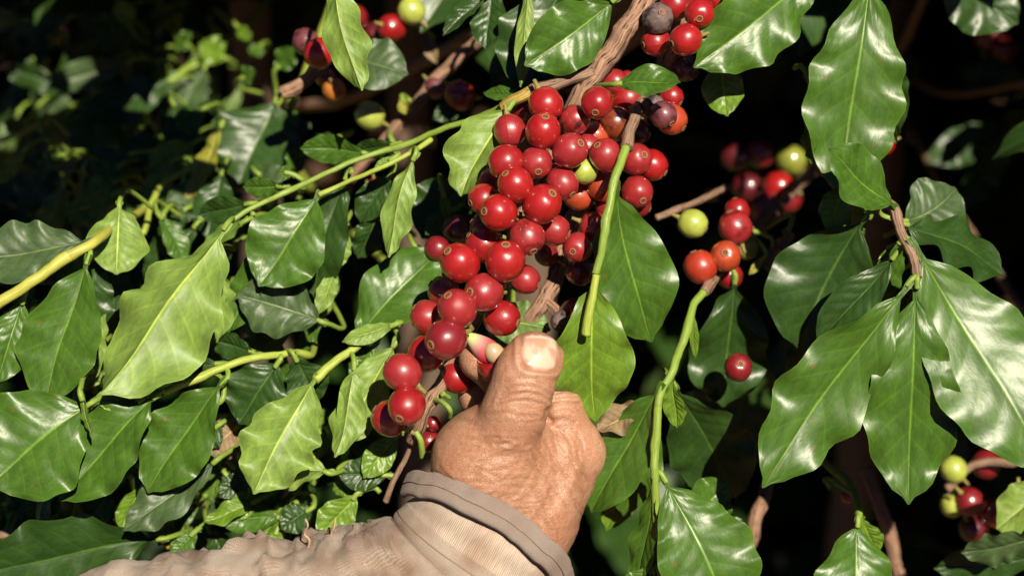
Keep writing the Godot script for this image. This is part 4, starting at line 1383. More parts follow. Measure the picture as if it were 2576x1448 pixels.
		[-84.4,1221.1,-40.7,-92.7,1220.7,-41.6,-101.1,1220.3,-42.5,-11,-4,99,43,14,10,40,0,1,0],
		[-96.9,1214.2,-41.5,-107.7,1211.3,-42.3,-118.6,1208.5,-43,-5,-6,100,64,14,10,40,0,0,0],
		[-20.6,1212.8,-40.8,-26.5,1209.1,-36.6,-32.4,1205.4,-32.3,6,70,71,43,14,10,40,0,1,0],
		[-16.3,1222.3,-52.6,-25.5,1210.1,-48.4,-34.6,1197.9,-44.2,-21,46,86,135,14,10,40,0,0,1],
		[-26.4,1221.9,-38.9,-24.9,1216.1,-35.7,-23.4,1210.2,-32.6,0,47,88,21,14,10,40,0,2,0],
		[-79.9,1209.3,-34.4,-82.4,1195.2,-29.2,-84.9,1181.2,-24,25,30,92,85,14,10,40,0,0,0],
		[-108.6,1202,-19.2,-104.3,1189.1,-8.9,-109.7,1176.4,1.2,49,-55,-67,61,12,22,25,0,8,0],
		[-67.7,1182.8,-4.5,-83.3,1190.1,-4.9,-99.8,1194.9,-4.1,22,55,80,117,12,22,40,0,3,0],
		[-121.1,1193.2,-23.6,-121.9,1183.7,-16.3,-122.6,1174.2,-9,-35,-55,-75,57,14,18,40,0,8,0],
		[-121.2,1199.3,-56.9,-128.6,1192.8,-51.2,-133.4,1184.8,-44.6,-25,74,63,46,9,11,24,0,0,0],
		[-72.1,1173.4,-27.5,-76.1,1165.5,-23,-84,1160.3,-19.9,-26,65,71,32,12,15,25,0,1,1],
		[-99.3,1207.9,-40.7,-108.2,1203.2,-38.5,-116.5,1197.6,-35.8,-33,79,51,43,17,16,23,0,8,1],
		[-121.3,1161.9,-49.1,-117.1,1151.2,-44.4,-119.9,1140.2,-39.4,-23,39,89,50,9,16,24,0,1,1],
		[-115.8,1193,-40,-121.8,1178.2,-38.2,-122.6,1162.4,-35.9,33,5,94,43,24,14,21,0,8,0],
		[-81.7,1171.9,-20.8,-93.9,1162.3,-22.3,-108.1,1157,-26,21,-3,-98,57,23,20,22,0,0,0],
		[-68.9,1188.3,-56.7,-71.2,1176.7,-52.1,-74.4,1165.2,-47.6,18,32,93,41,14,13,38,0,1,1],
		[-137,1198.2,-65,-138.7,1183.1,-63.4,-147,1170.4,-62.9,-12,12,99,39,8,17,35,0,0,1],
		[-88.8,1191.9,-60.4,-89.4,1183,-55.1,-85.6,1174.7,-50.2,-10,-52,-85,34,6,14,31,0,0,1],
		[-107.1,1190.9,-55.1,-118.6,1179.5,-54.6,-129,1167.2,-53.5,29,-33,-90,47,14,23,31,0,0,0],
		[-110.8,1180.1,-31.1,-111.3,1169.7,-24.6,-105.9,1160.4,-18.7,-33,-56,-76,45,25,23,33,0,1,0],
		[-106.4,1181.3,-33,-100.8,1174.9,-26.5,-98.4,1167.2,-19.4,36,-53,-77,42,24,13,20,0,1,0],
		[-141.2,1158.8,-46.1,-150.3,1150.3,-38.4,-162.4,1144.8,-32.4,43,21,88,52,17,21,38,0,8,1],
		[-136.6,1205.4,-52.5,-129.5,1197,-47.9,-125.8,1187,-42.5,47,62,63,48,16,10,37,0,1,0],
		[-133.5,1178.7,-46.5,-138.3,1173.1,-39.3,-143.4,1167.6,-32.3,66,30,69,35,14,22,36,0,0,0],
		[-88.6,1164.5,-29.1,-91.4,1149,-26.3,-89.6,1133.3,-23.4,-10,18,98,52,8,17,27,0,1,0],
		[-83.5,1202.6,-61.9,-83.8,1188.2,-60.1,-80.2,1174.2,-58.6,43,15,89,47,9,22,20,0,1,1],
		[-88.8,1197.5,-36,-93.3,1186.6,-33.6,-96.4,1175.4,-30.9,58,-37,-72,48,11,18,40,0,1,1]],
	"cherries": []},
	{"name": "coffee_shoot", "label": "bright green shoot just left of the hand with pale wavy leaves", "category": "shoot", "group": "branches of the coffee bush",
	"stem_names": ["stem", "twig", "twig"],
	"stems": [[1.6, 1.5, "greenyellow", [-150,1120,-380], [-101,1125.6,-244], [-52,1153.1,-108.1], [-27.5,1168.9,-40.1], [-35.4,1178.5,-18], [-41.1,1183.9,-5], [-51.5,1181.2,3.2], [-61.2,1177.4,9.8], [-70.7,1172,17.2]],
		[0.9, 1.1, "twigbrown", [-34.8,1151.3,19.1], [-38.7,1142,21.8], [-43,1134.3,25.9], [-46.3,1126.5,27.7]],
		[1.6, 1.3, "greenyellow", [-65,1136.2,-11.4], [-76.4,1124.8,1.5], [-84.9,1115.2,11.1], [-95.1,1107.1,17.7], [-104.1,1101,25.5]]],
	"leaves": [[-58.8,1176.4,1.2,-44.4,1192.5,-9.6,-26.2,1205.5,-18.8,-7,62,78,128,12,18,30,0,1,0],
		[-69.3,1173.9,16.2,-81.1,1158.3,30.1,-91,1141.8,44.5,9,-69,-71,135,10,24,45,0,8,0],
		[-56.5,1178.3,13.8,-56.2,1164,24.8,-62.7,1150.9,35.2,40,-62,-67,68,16,22,25,0,8,0],
		[-41.1,1183.2,6.7,-52.3,1169,17.6,-58.3,1152.7,29.7,-34,-44,-83,93,12,20,30,0,8,1],
		[-40.6,1187,2.4,-50.8,1184.9,5.7,-60.9,1182.9,9.1,-8,-72,-69,36,14,10,40,0,8,0],
		[-49.3,1175.9,-3.1,-54.4,1169.5,0.4,-59.5,1163.1,3.8,0,47,88,50,14,10,40,0,1,0],
		[-48.6,1157.9,-4.8,-53,1145.5,1.8,-57.5,1133,8.4,-17,51,84,100,14,10,40,0,0,0],
		[-40.1,1150.2,17.4,-47.5,1144.4,22.8,-53.6,1137.6,28.6,12,59,80,53,12,8,40,0,2,0],
		[-43.9,1135,23.3,-53.4,1136.4,24.8,-63,1137.8,26.3,21,54,82,58,10,8,40,0,0,1],
		[-55.3,1131,27.6,-62.7,1124.2,32.4,-70.2,1117.4,37.1,19,42,89,66,12,10,40,0,2,0],
		[-64,1140.3,29.5,-78.4,1145.5,30.1,-91.7,1140.7,36.1,-23,-15,-96,71,8,14,20,0,8,1],
		[-73,1138.9,-1.5,-70.7,1135,0.6,-68.5,1131,2.7,0,47,88,21,14,10,40,0,2,0],
		[-64,1133.6,17.2,-61.7,1129.7,20.4,-59.5,1125.7,23.6,-38,44,81,47,14,10,40,0,2,0],
		[-80.2,1121.6,10,-87.8,1113.5,18.8,-95.4,1105.4,27.7,-54,80,27,33,14,10,40,0,2,0],
		[-87.4,1116.2,15.1,-94.3,1110.1,21.7,-101.2,1104.1,28.3,63,12,77,43,14,10,40,0,2,0],
		[-89.4,1111.2,13.2,-91.4,1103.8,19.4,-93.3,1096.5,25.6,4,64,77,43,14,10,40,0,1,0],
		[-73.5,1118.5,18.4,-79.5,1115.8,22.1,-85.5,1113.1,25.8,12,70,70,57,14,10,40,0,0,0],
		[-87.1,1110.8,20.2,-88.3,1106.1,25,-89.5,1101.5,29.7,5,71,71,40,14,10,40,0,2,0],
		[-95.4,1131.4,13.8,-101.8,1127.4,17.1,-108.2,1123.4,20.3,10,53,84,43,14,10,40,0,0,1],
		[-95.4,1126.8,16.3,-98.7,1121.8,21.2,-102,1116.8,26.1,12,66,74,47,14,10,40,0,2,0],
		[-79.7,1119.7,1.9,-84.1,1127.5,-1.1,-88.5,1135.4,-4.2,5,38,92,28,14,10,40,0,5,0],
		[-58.9,1113.7,-3.4,-63.9,1106.2,2.4,-68.8,1098.6,8.3,24,49,84,42,9,22,38,0,0,0],
		[-83.2,1133.5,-1.6,-88,1127.9,2.3,-91,1121.5,6.7,-41,69,60,37,14,14,34,0,1,0],
		[-64.2,1107.5,-15,-76.5,1107.6,-16.4,-88.6,1109.4,-18.6,-1,85,52,54,10,16,27,0,0,1],
		[-88.8,1111.5,-0.7,-96.7,1107.1,-1.6,-101.1,1099.3,-0.7,8,-8,99,32,10,22,34,0,2,0],
		[-84.1,1150.1,-16.4,-82.8,1140.2,-12,-77.2,1131.7,-8.3,33,48,81,40,17,24,22,0,2,1],
		[-80.6,1113.8,12.3,-82.9,1103.5,16,-84.7,1093.2,19.7,51,-38,-77,49,20,16,22,0,0,1],
		[-71.7,1128,7.5,-78.7,1120.4,6.9,-88.2,1118.3,3.3,-39,29,87,37,24,16,30,0,1,1],
		[-64,1135,-5.6,-68.3,1126.3,-2.5,-74.9,1119,-0.1,-10,-26,-96,41,11,19,40,0,0,0],
		[-54.1,1132.3,-31.7,-54.3,1122.8,-32.2,-59.2,1114.7,-33.4,48,-5,-87,31,7,13,39,0,1,1],
		[-73.5,1122.1,4.8,-78.6,1111.5,4.8,-85,1101.6,4.4,-4,0,100,38,8,19,22,0,0,0],
		[-89.8,1135.8,-5.9,-95.2,1130.4,0.6,-100.5,1125,7.2,-58,-33,-75,42,6,19,36,0,1,0],
		[-53.2,1138.7,-5.4,-59.3,1132.9,-1,-62.8,1125.7,4.1,59,14,80,34,24,11,37,0,1,1],
		[-81.3,1130.8,-14.1,-81.3,1121.4,-13.1,-79.5,1112.1,-12.3,-34,6,94,34,7,24,35,0,0,0],
		[-64.2,1130.8,-28.2,-76,1128.7,-27.6,-85.7,1122.2,-24.8,-2,41,91,38,13,24,24,0,2,0]],
	"cherries": []},
	{"name": "coffee_branch", "label": "yellow-stemmed twig at the left edge with dark glossy leaves", "category": "branch", "group": "branches of the coffee bush",
	"stem_names": ["stem"],
	"stems": [[1.3, 2.1, "yellow", [-150,1120,-380], [-149.1,1141,-243.2], [-148.2,1184.1,-106.4], [-147.7,1207.6,-38], [-148,1216.5,-6.5], [-158.5,1212.3,2.5], [-168.6,1208,9.4], [-179.1,1202.8,14.4], [-195.8,1194.8,18.6]]],
	"leaves": [[-149.3,1216.2,-6.4,-170.7,1212.1,-1.9,-192.9,1212,0.4,4,70,71,117,14,14,40,0,3,0],
		[-156.3,1209.2,-14,-166.8,1205.2,-10.7,-177.3,1201.2,-7.5,22,20,96,78,12,10,40,0,0,1],
		[-149.7,1213.3,-0.3,-158.2,1192.1,15.5,-163.8,1170.2,31.7,-20,63,76,153,14,14,40,0,1,1],
		[-173.7,1199.9,4.6,-178,1186.9,13.8,-182.4,1173.9,23,20,52,83,85,16,10,40,0,1,0],
		[-152.7,1205.5,-18.8,-154.8,1190.2,-11.8,-156.9,1174.9,-4.8,40,34,85,85,16,14,40,0,0,0],
		[-152.7,1193.7,-19.3,-153.5,1178.4,-7.8,-154.2,1163.1,3.8,34,-58,-74,50,14,16,40,0,8,0],
		[-183.6,1186.9,-4.3,-187.9,1179.8,-0.6,-192.3,1172.8,3.1,0,47,88,71,14,10,40,0,1,1],
		[-148.7,1180.4,37.6,-146.6,1174,42.2,-144.4,1167.6,46.7,-64,28,71,21,14,10,40,0,2,0],
		[-154.7,1169.3,-8.6,-158.1,1163.3,-4.3,-161.6,1157.4,0,-5,-56,-82,64,14,10,40,0,2,0],
		[-188,1167.9,-35.8,-182.3,1161.4,-29.6,-183.4,1153.4,-22.7,31,69,66,31,15,22,30,0,0,0],
		[-182.6,1200.3,-30.3,-183.3,1190.6,-23.2,-181.1,1181.1,-16.1,50,54,68,39,6,22,29,0,8,1],
		[-159.3,1145.9,-23.1,-168.7,1130,-20.3,-183,1118,-19.6,25,-9,96,73,14,19,26,0,0,1],
		[-167.6,1169.1,-34.9,-164,1161.4,-27.2,-163.3,1153.1,-19.3,62,63,47,40,12,18,31,0,1,0],
		[-155.5,1195.3,-31.5,-152.2,1188.9,-23.8,-154.5,1182.4,-15.8,-59,-64,-49,43,6,16,28,0,0,1],
		[-203.3,1157.9,-43.7,-202.9,1146,-34.2,-209.5,1135.4,-25.4,-64,58,50,54,12,11,32,0,8,0],
		[-146.1,1140.9,-24.6,-153.7,1126.1,-19.5,-160.8,1111,-14.2,-44,-10,-89,61,16,19,32,0,1,1],
		[-163.9,1146.8,-19,-177.1,1142.6,-20.9,-190.5,1139.1,-23.1,-19,13,97,53,6,16,32,0,1,1],
		[-182.1,1161,-41.8,-183.1,1150.4,-36.1,-185.2,1140,-30.4,34,41,85,54,25,10,27,0,1,1],
		[-186.4,1161,-40,-184.7,1152.8,-32.9,-187,1144.7,-25.8,37,60,71,45,6,18,35,0,1,0],
		[-173.3,1159.5,-35.5,-172.1,1146.8,-28.7,-175.3,1134.4,-22.1,65,-40,-65,47,25,11,35,0,0,1],
		[-150.5,1170.9,-43.3,-160.7,1164.1,-44.3,-172.2,1161.7,-47.7,-42,71,56,40,12,22,22,0,8,1],
		[-165.6,1177.7,-35,-177.8,1171.2,-31.8,-187.3,1161.7,-27.2,41,-11,90,50,15,22,32,0,1,1],
		[-165.6,1148.1,-11.1,-162,1141,-5.6,-163.9,1133.4,0.2,-39,53,75,36,23,22,39,0,1,0],
		[-149.2,1206.1,-34.3,-149.6,1192.2,-27.2,-150,1178.3,-20.1,69,31,65,72,10,10,31,0,0,1],
		[-146.3,1163.3,-34.5,-140.3,1154.3,-31.1,-131.2,1148,-29.1,-24,10,96,49,16,21,23,0,1,1]],
	"cherries": []},
	{"name": "coffee_shoot", "label": "yellow-green twig at lower left with a row of shiny overlapping leaves", "category": "shoot", "group": "branches of the coffee bush",
	"stem_names": ["stem"],
	"stems": [[1.2, 1.4, "greenyellow", [-150,1120,-380], [-119.8,1124.1,-234.2], [-89.6,1150.3,-88.4], [-74.5,1165.3,-15.5], [-79.3,1174.6,2.2], [-84.3,1176.9,7.8], [-97.6,1177.9,14], [-111.1,1174.9,20.1], [-124.3,1171.8,26.3], [-131.6,1170.4,29.3]]],
	"leaves": [[-145.3,1173,32.5,-164.6,1163.8,41.9,-180.2,1150.8,53.3,2,67,74,214,12,18,35,0,1,1],
		[-123.2,1173.5,27.7,-142.2,1158.9,37.7,-157.7,1141.7,49.1,-20,69,69,153,16,18,40,0,1,0],
		[-100.9,1174.7,20.3,-117.6,1157.5,28.3,-129.6,1137.4,37.8,-25,56,79,135,14,16,40,0,1,1],
		[-79,1178.6,9.1,-74.7,1169.2,10.7,-70.4,1159.8,12.3,-4,15,99,78,14,14,40,0,0,1],
		[-83.2,1176.6,10.2,-91.4,1166,14.7,-98.6,1154.8,19.5,-18,49,85,132,12,14,40,0,0,0],
		[-103.6,1173.9,9.3,-119.1,1173.1,8.6,-134.6,1172.3,7.9,-6,24,97,64,10,10,40,0,0,0],
		[-92.4,1174.1,2.5,-101.8,1175.7,-0.6,-111.2,1177.2,-3.7,-28,19,94,53,14,10,40,0,0,0],
		[-105.4,1143.3,23.3,-121.3,1133.7,34.1,-138.6,1125.7,44,1,75,66,83,16,20,35,0,3,1],
		[-103.3,1166.4,20.2,-113.2,1159.1,25.1,-120,1149.7,31.3,34,-73,-59,33,14,10,40,0,8,0],
		[-139.3,1168.5,23.6,-142.6,1164,27.1,-145.8,1159.6,30.5,-22,70,68,50,14,10,40,0,2,0],
		[-123.6,1150.2,10.6,-125.3,1140.4,18.1,-127.1,1130.6,25.6,-32,61,73,43,14,10,40,0,0,1],
		[-99.8,1147,5.6,-106.4,1141.8,8.3,-113,1136.6,11.1,-12,58,81,78,10,10,40,0,4,0],
		[-106.8,1148,7.2,-111,1145.3,9.8,-115.2,1142.7,12.4,14,56,81,64,14,10,40,0,0,1],
		[-132,1169.3,27.6,-139.2,1171,29,-146.4,1172.7,30.4,-29,-81,-52,43,14,10,40,0,8,0]],
	"cherries": []},
	{"name": "coffee_branch", "label": "low branch at lower left with small pale leaves above the sleeve", "category": "branch", "group": "branches of the coffee bush",
	"stem_names": ["stem"],
	"stems": [[1.8, 1.6, "twigbrown", [-150,1120,-380], [-127.4,1098.1,-238.5], [-104.8,1098.2,-97], [-93.5,1100.3,-26.3], [-112.3,1106.2,-6.8], [-129.6,1103,1.8], [-150.1,1101.3,7.2], [-177.4,1098.6,8.6], [-204.8,1097.3,9.3]]],
	"leaves": [[-126.8,1109.9,13.9,-131.4,1108.1,17.2,-136.1,1106.3,20.4,49,23,84,78,14,14,40,0,5,0],
		[-136.7,1125.7,14.6,-140.8,1119.4,20.2,-144.9,1113.1,25.8,49,38,78,57,14,14,40,0,2,0],
		[-150.1,1119.4,8.9,-154.8,1114.5,13.8,-159.4,1109.6,18.6,-2,71,70,68,14,14,40,0,2,0],
		[-126,1105.7,20.7,-127.1,1104.9,23.4,-128.1,1104.2,26,20,92,34,36,14,14,40,0,9,0],
		[-178.6,1099.4,-3.2,-182.7,1093.2,2.4,-186.7,1086.9,8,-31,74,60,78,14,14,40,0,4,0],
		[-101.5,1112,1.5,-107.9,1107.2,6.3,-114.4,1102.3,11.2,43,28,86,78,14,14,40,0,3,1],
		[-165.3,1112,1.5,-175.3,1109.8,4.9,-185.4,1107.7,8.3,26,26,93,43,14,14,40,0,1,0],
		[-116,1111.9,24.2,-120.7,1108.6,28.2,-125.4,1105.2,32.3,12,69,71,43,14,14,40,0,1,0],
		[-174,1114.4,-11.1,-181.1,1111.5,-7.3,-188.3,1108.6,-3.5,6,74,67,57,14,14,40,0,1,0],
		[-184.8,1106.2,-6.8,-189.6,1103.3,-3,-194.4,1100.4,0.8,20,64,74,50,14,14,40,0,1,0],
		[-150.1,1117.4,-1.4,-154.1,1113.9,2.8,-158.2,1110.3,6.9,46,40,79,57,14,14,40,0,1,0],
		[-108.9,1125.7,5.5,-104.8,1122.3,9.6,-100.7,1118.8,13.7,-4,74,67,50,14,14,40,0,0,0],
		[-159.2,1099.9,7.9,-165.5,1099.8,10.2,-171.8,1099.7,12.6,35,2,94,43,14,14,40,0,0,0],
		[-192.9,1101.8,0.1,-196.8,1095.6,5.7,-200.8,1089.3,11.3,52,36,77,64,14,14,40,0,0,0],
		[-115.6,1104.9,12.1,-110.7,1099.4,17.2,-105.9,1094,22.4,-37,44,82,57,14,14,40,0,0,1],
		[-126.1,1113.8,32.2,-159.5,1113.7,39.1,-192,1108.7,48.5,22,23,95,164,14,24,40,0,0,0],
		[-170.8,1107.8,30.9,-182.6,1103.9,37.5,-194.5,1099.9,44.2,25,57,78,114,14,10,40,0,0,0],
		[-122.7,1116.6,15.1,-137.6,1116,13.9,-151.6,1110.7,15.2,-18,90,38,50,15,13,31,0,0,1],
		[-201.9,1122.2,-15.9,-208,1107.1,-12.9,-209,1091,-9.3,49,-29,-82,69,6,22,24,0,1,1],
		[-87.1,1121.1,-21.5,-93.9,1106.9,-18.7,-98,1091.7,-15.3,70,-38,-61,64,13,12,23,0,1,0],
		[-159.3,1107.9,8.4,-169.2,1096.5,8.4,-180.9,1087,7.4,12,-8,-99,58,9,17,24,0,1,1],
		[-81.6,1141.8,-0.8,-88,1131.1,4.7,-95.8,1121.3,9.6,59,0,81,55,25,12,25,0,0,1],
		[-158.6,1123.5,-3.3,-163.9,1113.4,3.8,-168.3,1103.1,11,-38,64,66,49,25,13,30,0,1,0],
		[-87.2,1134.8,12.4,-90.3,1122.9,12.9,-88.5,1110.7,13.4,-50,-1,-87,39,6,24,31,0,1,1],
		[-198.7,1104,-2.7,-204.6,1093.2,-2.1,-208.4,1081.5,-1.1,73,-36,-58,46,10,24,31,0,0,0],
		[-128.2,1095.5,-11.1,-127.9,1081.4,-5.3,-134,1068.4,-0,71,-39,-59,55,19,14,25,0,1,1],
		[-153.1,1127.4,-13.4,-164.4,1118.1,-8.2,-170.8,1105.9,-1.3,1,48,88,77,11,21,37,0,1,0],
		[-194.7,1102.2,-1.2,-195.1,1093,4.5,-201.6,1085.6,9.2,-46,60,66,46,12,13,37,0,1,1],
		[-132.8,1131.3,0.5,-136.3,1122,6,-141.6,1113.4,11.1,-40,60,69,56,20,22,27,0,1,1],
		[-92.4,1123.6,21.2,-102.1,1120,25.8,-112.9,1118.6,29.2,-8,93,36,44,20,20,23,0,2,1],
		[-159.4,1125.5,14.3,-165.2,1115.3,15.1,-167.3,1103.9,16.6,-25,19,95,53,19,19,21,0,8,1],
		[-80.2,1140.3,7.8,-91.8,1139.8,5.9,-103.3,1140.5,3.5,-17,26,95,51,10,23,20,0,8,1],
		[-83.6,1114.4,20.1,-95.7,1116.9,22.9,-107.6,1116.8,27.1,29,53,80,57,16,23,26,0,1,0],
		[-99.6,1128.9,9.5,-101.9,1120.8,13.4,-102.1,1112.5,17.4,-66,41,64,41,23,10,22,0,1,1],
		[-160.4,1105.1,8.7,-157.9,1094.3,13.2,-161.9,1083.9,17.5,-3,-38,-92,58,24,18,25,0,2,0],
		[-142.5,1115.7,-10.3,-154,1110.6,-13,-164.2,1103.1,-14.4,-41,45,79,44,21,22,20,0,2,0],
		[-176.9,1105.7,-20.4,-181.4,1096.6,-14.2,-186.1,1087.7,-8,-34,-41,-85,57,23,22,38,0,2,0],
		[-108.7,1125.8,-4,-115,1114.8,-0.9,-115,1102.4,3,-41,36,84,50,11,16,38,0,8,1],
		[-199.5,1104.9,1.3,-209.7,1099,4.8,-218.9,1092,8.9,-4,-46,-89,57,23,13,26,0,2,0],
		[-160.3,1143.3,0,-158.2,1131.1,1.6,-156.7,1118.9,3.1,-25,9,97,46,14,18,21,0,2,0],
		[-173.6,1121.5,-27.3,-178.3,1107.3,-21.7,-176.5,1092.6,-15.8,-62,-24,-75,59,22,13,33,0,2,0],
		[-116.5,1125.6,-17,-125.6,1114.4,-16.1,-136.3,1104.7,-15.8,-35,38,86,52,20,14,31,0,0,0],
		[-114.2,1092.8,-8.2,-120.3,1083.8,-3.4,-121.5,1073.3,2.2,2,46,89,44,11,18,34,0,1,0],
		[-90.1,1118.6,4.5,-94.7,1110.2,8.1,-98.7,1101.6,11.7,47,14,87,48,13,12,20,0,1,0],
		[-195.8,1099.7,-14.2,-206.9,1097.2,-16.9,-216.1,1090,-17.2,-44,76,49,41,16,18,28,0,2,0],
		[-84.9,1128,9,-90.1,1113.5,12.3,-99.5,1101.1,14.5,-39,38,84,62,11,23,34,0,2,1],
		[-156.5,1105.1,-2.5,-156.4,1098,5.3,-159.7,1091.5,12.9,27,69,67,47,13,11,21,0,0,0],
		[-170.9,1129.7,15.8,-172.4,1122.3,23.6,-173.3,1114.8,31.3,58,-63,-51,44,9,19,21,0,1,1],
		[-95.6,1119.9,0.1,-92.7,1112.8,5.6,-95.5,1105.7,11.1,27,-59,-76,44,12,21,26,0,0,0],
		[-117.9,1110.1,1,-128.3,1103.6,5.3,-135.6,1094.5,10.9,-22,69,69,50,6,13,22,0,1,1],
		[-89.6,1114.7,9.9,-92.2,1103,10.1,-98.4,1092.7,9.5,-77,30,56,39,9,13,21,0,2,1]],
	"cherries": []},
	{"name": "coffee_branch", "label": "blurred dark branch at the upper left with dull wavy leaves", "category": "branch", "group": "branches of the coffee bush",
	"stem_names": ["stem"],
	"stems": [[1.7, 1.4, "green", [-60,1300,-420], [-88,1250.3,-354], [-116,1222.7,-287.9], [-130,1210.8,-254.9], [-148.7,1204.1,-223], [-157,1202,-204.9], [-171.8,1194.6,-201], [-192.2,1194.6,-201], [-217.3,1183.3,-199.5], [-252.7,1167.7,-198]]],
	"leaves": [[-175,1210.7,-205,-193.8,1207.2,-197.5,-212.7,1203.6,-189.9,33,21,92,75,14,16,30,0,3,0],
		[-152.3,1207.2,-189.6,-172.4,1200.8,-180.5,-192.5,1194.4,-171.4,12,67,73,107,14,16,30,0,0,1],
		[-192.9,1200.5,-195,-191.2,1187.9,-182.7,-189.5,1175.4,-170.4,-3,70,71,134,14,16,30,0,1,1],
		[-142.2,1207.7,-207.9,-147.7,1198.8,-197.6,-153.1,1189.9,-187.2,-12,79,61,89,14,16,30,0,3,0],
		[-183.2,1200.5,-238.1,-190.1,1209,-237,-197.1,1217.4,-235.8,32,13,94,80,14,16,30,0,0,0],
		[-185.7,1219.1,-236.7,-193,1219.9,-231.4,-200.2,1220.7,-226.2,54,50,67,44,14,16,30,0,1,0],
		[-151.5,1210.8,-220.9,-154.2,1215,-217.5,-157,1219.1,-214,66,-17,73,53,14,16,30,0,1,1],
		[-133.7,1205.8,-218.3,-139.8,1210.8,-215.3,-145.9,1215.9,-212.3,60,28,75,71,14,16,30,0,2,0],
		[-129.2,1224,-216.6,-124.7,1222.5,-210.1,-120.2,1220.9,-203.6,-66,49,57,30,14,16,30,0,2,0],
		[-117.7,1212.4,-221.8,-119.8,1211.7,-215.7,-121.8,1211,-209.7,39,89,24,36,14,16,30,0,1,0],
		[-166.5,1205.8,-218.3,-171.9,1204.3,-211.8,-177.3,1202.8,-205.3,45,70,55,53,14,16,30,0,0,1],
		[-206.1,1191.8,-188.2,-207.5,1190.5,-181.8,-208.9,1189.2,-175.5,24,94,24,44,14,16,30,0,5,0],
		[-221.5,1192.4,-177.2,-224,1192,-171.3,-226.6,1191.5,-165.4,49,83,27,44,14,16,30,0,5,0],
		[-181.9,1215.7,-234.9,-183.6,1223.2,-233.2,-185.2,1230.7,-231.5,18,-18,97,53,14,16,30,0,2,0],
		[-220.7,1205.6,-240.8,-229.8,1204.8,-234.7,-238.9,1204,-228.6,42,57,71,80,14,16,30,0,0,0],
		[-236.7,1179.2,-222.8,-245.1,1165.1,-213.2,-252.7,1150.6,-203.4,-57,-22,-79,66,21,10,29,0,0,0],
		[-184.1,1215.9,-277.7,-199.2,1207.5,-280,-215.2,1201.8,-283.7,44,-77,-47,50,16,21,39,0,0,1],
		[-209.3,1189.8,-228.7,-226.9,1192.9,-226.7,-243.9,1199,-226.3,2,-16,99,71,23,24,30,0,0,1],
		[-197.5,1160,-258.1,-199.5,1143.6,-250.5,-201.2,1127.1,-242.9,-64,38,67,67,20,16,33,0,1,1],
		[-184.2,1185.9,-233.5,-185.3,1168.1,-224.9,-186.1,1150.2,-216.3,16,42,89,71,12,22,32,0,1,1],
		[-177.9,1209.5,-281.5,-187.3,1200.5,-273.1,-200.8,1195.9,-267.1,11,63,77,42,17,16,25,0,1,0],
		[-200.9,1183.6,-210.1,-215.9,1176,-210.5,-231.3,1169.3,-211.4,-40,82,40,57,9,17,30,0,1,0],
		[-204.1,1227.2,-266.1,-206.7,1206.8,-255.3,-214.2,1187.5,-245,-45,51,74,70,21,21,36,0,0,0],
		[-265,1154.6,-264.7,-286,1141.8,-261.7,-305.2,1126.9,-257.5,-35,68,64,67,9,14,39,0,0,1],
		[-170.7,1212.3,-245.3,-174.3,1194,-238.8,-172.3,1175.4,-232.2,24,32,92,55,23,17,24,0,0,1],
		[-157.4,1214.6,-300.8,-173.1,1209,-297,-186.9,1200.4,-291.5,0,-54,-84,56,18,16,32,0,0,0],
		[-168.7,1204.9,-238.6,-184.2,1195.9,-240.1,-201.2,1192,-244.3,-7,-24,97,46,11,12,31,0,0,1],
		[-269,1158,-269.1,-288.1,1151.6,-262.7,-306.3,1143.9,-255.5,-22,91,34,59,12,13,33,0,3,1],
		[-174.5,1205.6,-223.1,-163.7,1191,-221.9,-148.5,1181,-223.2,13,14,98,61,10,15,40,0,1,0],
		[-211.7,1216.8,-249.9,-229.5,1214,-247.4,-245.1,1206.1,-242.3,5,46,88,67,6,12,23,0,3,1],
		[-224.2,1205.3,-257.2,-216.5,1190.3,-254.7,-204.6,1178,-253.6,-48,-44,-76,53,17,11,21,0,3,1],
		[-215.7,1153.5,-258.1,-228.7,1134.7,-254,-246.4,1119.8,-252,-21,36,91,78,13,14,31,0,3,0],
		[-194.2,1215.4,-240.2,-210.5,1201.3,-232,-223.4,1184.7,-222.3,48,6,88,62,21,18,23,0,0,1],
		[-232.8,1216.6,-244.3,-250.2,1218.1,-241.6,-267.5,1217.3,-237.7,-19,-17,-97,70,10,14,21,0,0,1],
		[-164.8,1203.4,-265.3,-184.3,1199,-266.1,-202.8,1191.6,-265.4,-18,56,81,51,21,21,38,0,1,1],
		[-171.3,1210.8,-257.3,-172.5,1198.5,-246.4,-179.7,1187.7,-236.3,14,64,76,46,13,14,27,0,3,1],
		[-149,1199.9,-221.4,-163.3,1192.2,-217.1,-175.2,1181.8,-211.5,-28,74,61,47,22,16,25,0,0,1],
		[-169.7,1214.4,-301.3,-180.5,1196.6,-297.5,-191.3,1178.9,-293.8,-47,45,76,71,19,13,23,0,0,0],
		[-155.7,1196.8,-284.3,-152.7,1177.3,-277.4,-153.8,1157.7,-270.4,-57,25,78,75,22,19,33,0,0,1],
		[-243.2,1190.6,-276.9,-247,1176.8,-265.5,-251.4,1163.1,-254.1,-41,65,64,47,23,16,28,0,3,0],
		[-231.3,1202.5,-232.9,-223.5,1180.5,-227.8,-216.9,1158.2,-222.5,-21,16,96,93,8,24,26,0,3,1],
		[-237.4,1220.4,-266.8,-253.3,1206.1,-255.5,-267.2,1190.4,-243.3,-9,67,74,90,19,23,34,0,0,0],
		[-178.8,1179.5,-210.8,-195.4,1170.5,-212.3,-209.5,1157.7,-211.7,13,-22,97,59,21,22,26,0,3,0],
		[-144.5,1207.4,-242.8,-155,1190.5,-229.7,-162.2,1172.3,-216,-5,62,78,88,10,18,35,0,0,0],
		[-191.9,1204.5,-246.4,-184.3,1189.2,-238.9,-180.9,1172.8,-230.8,-66,13,74,68,18,14,38,0,3,0],
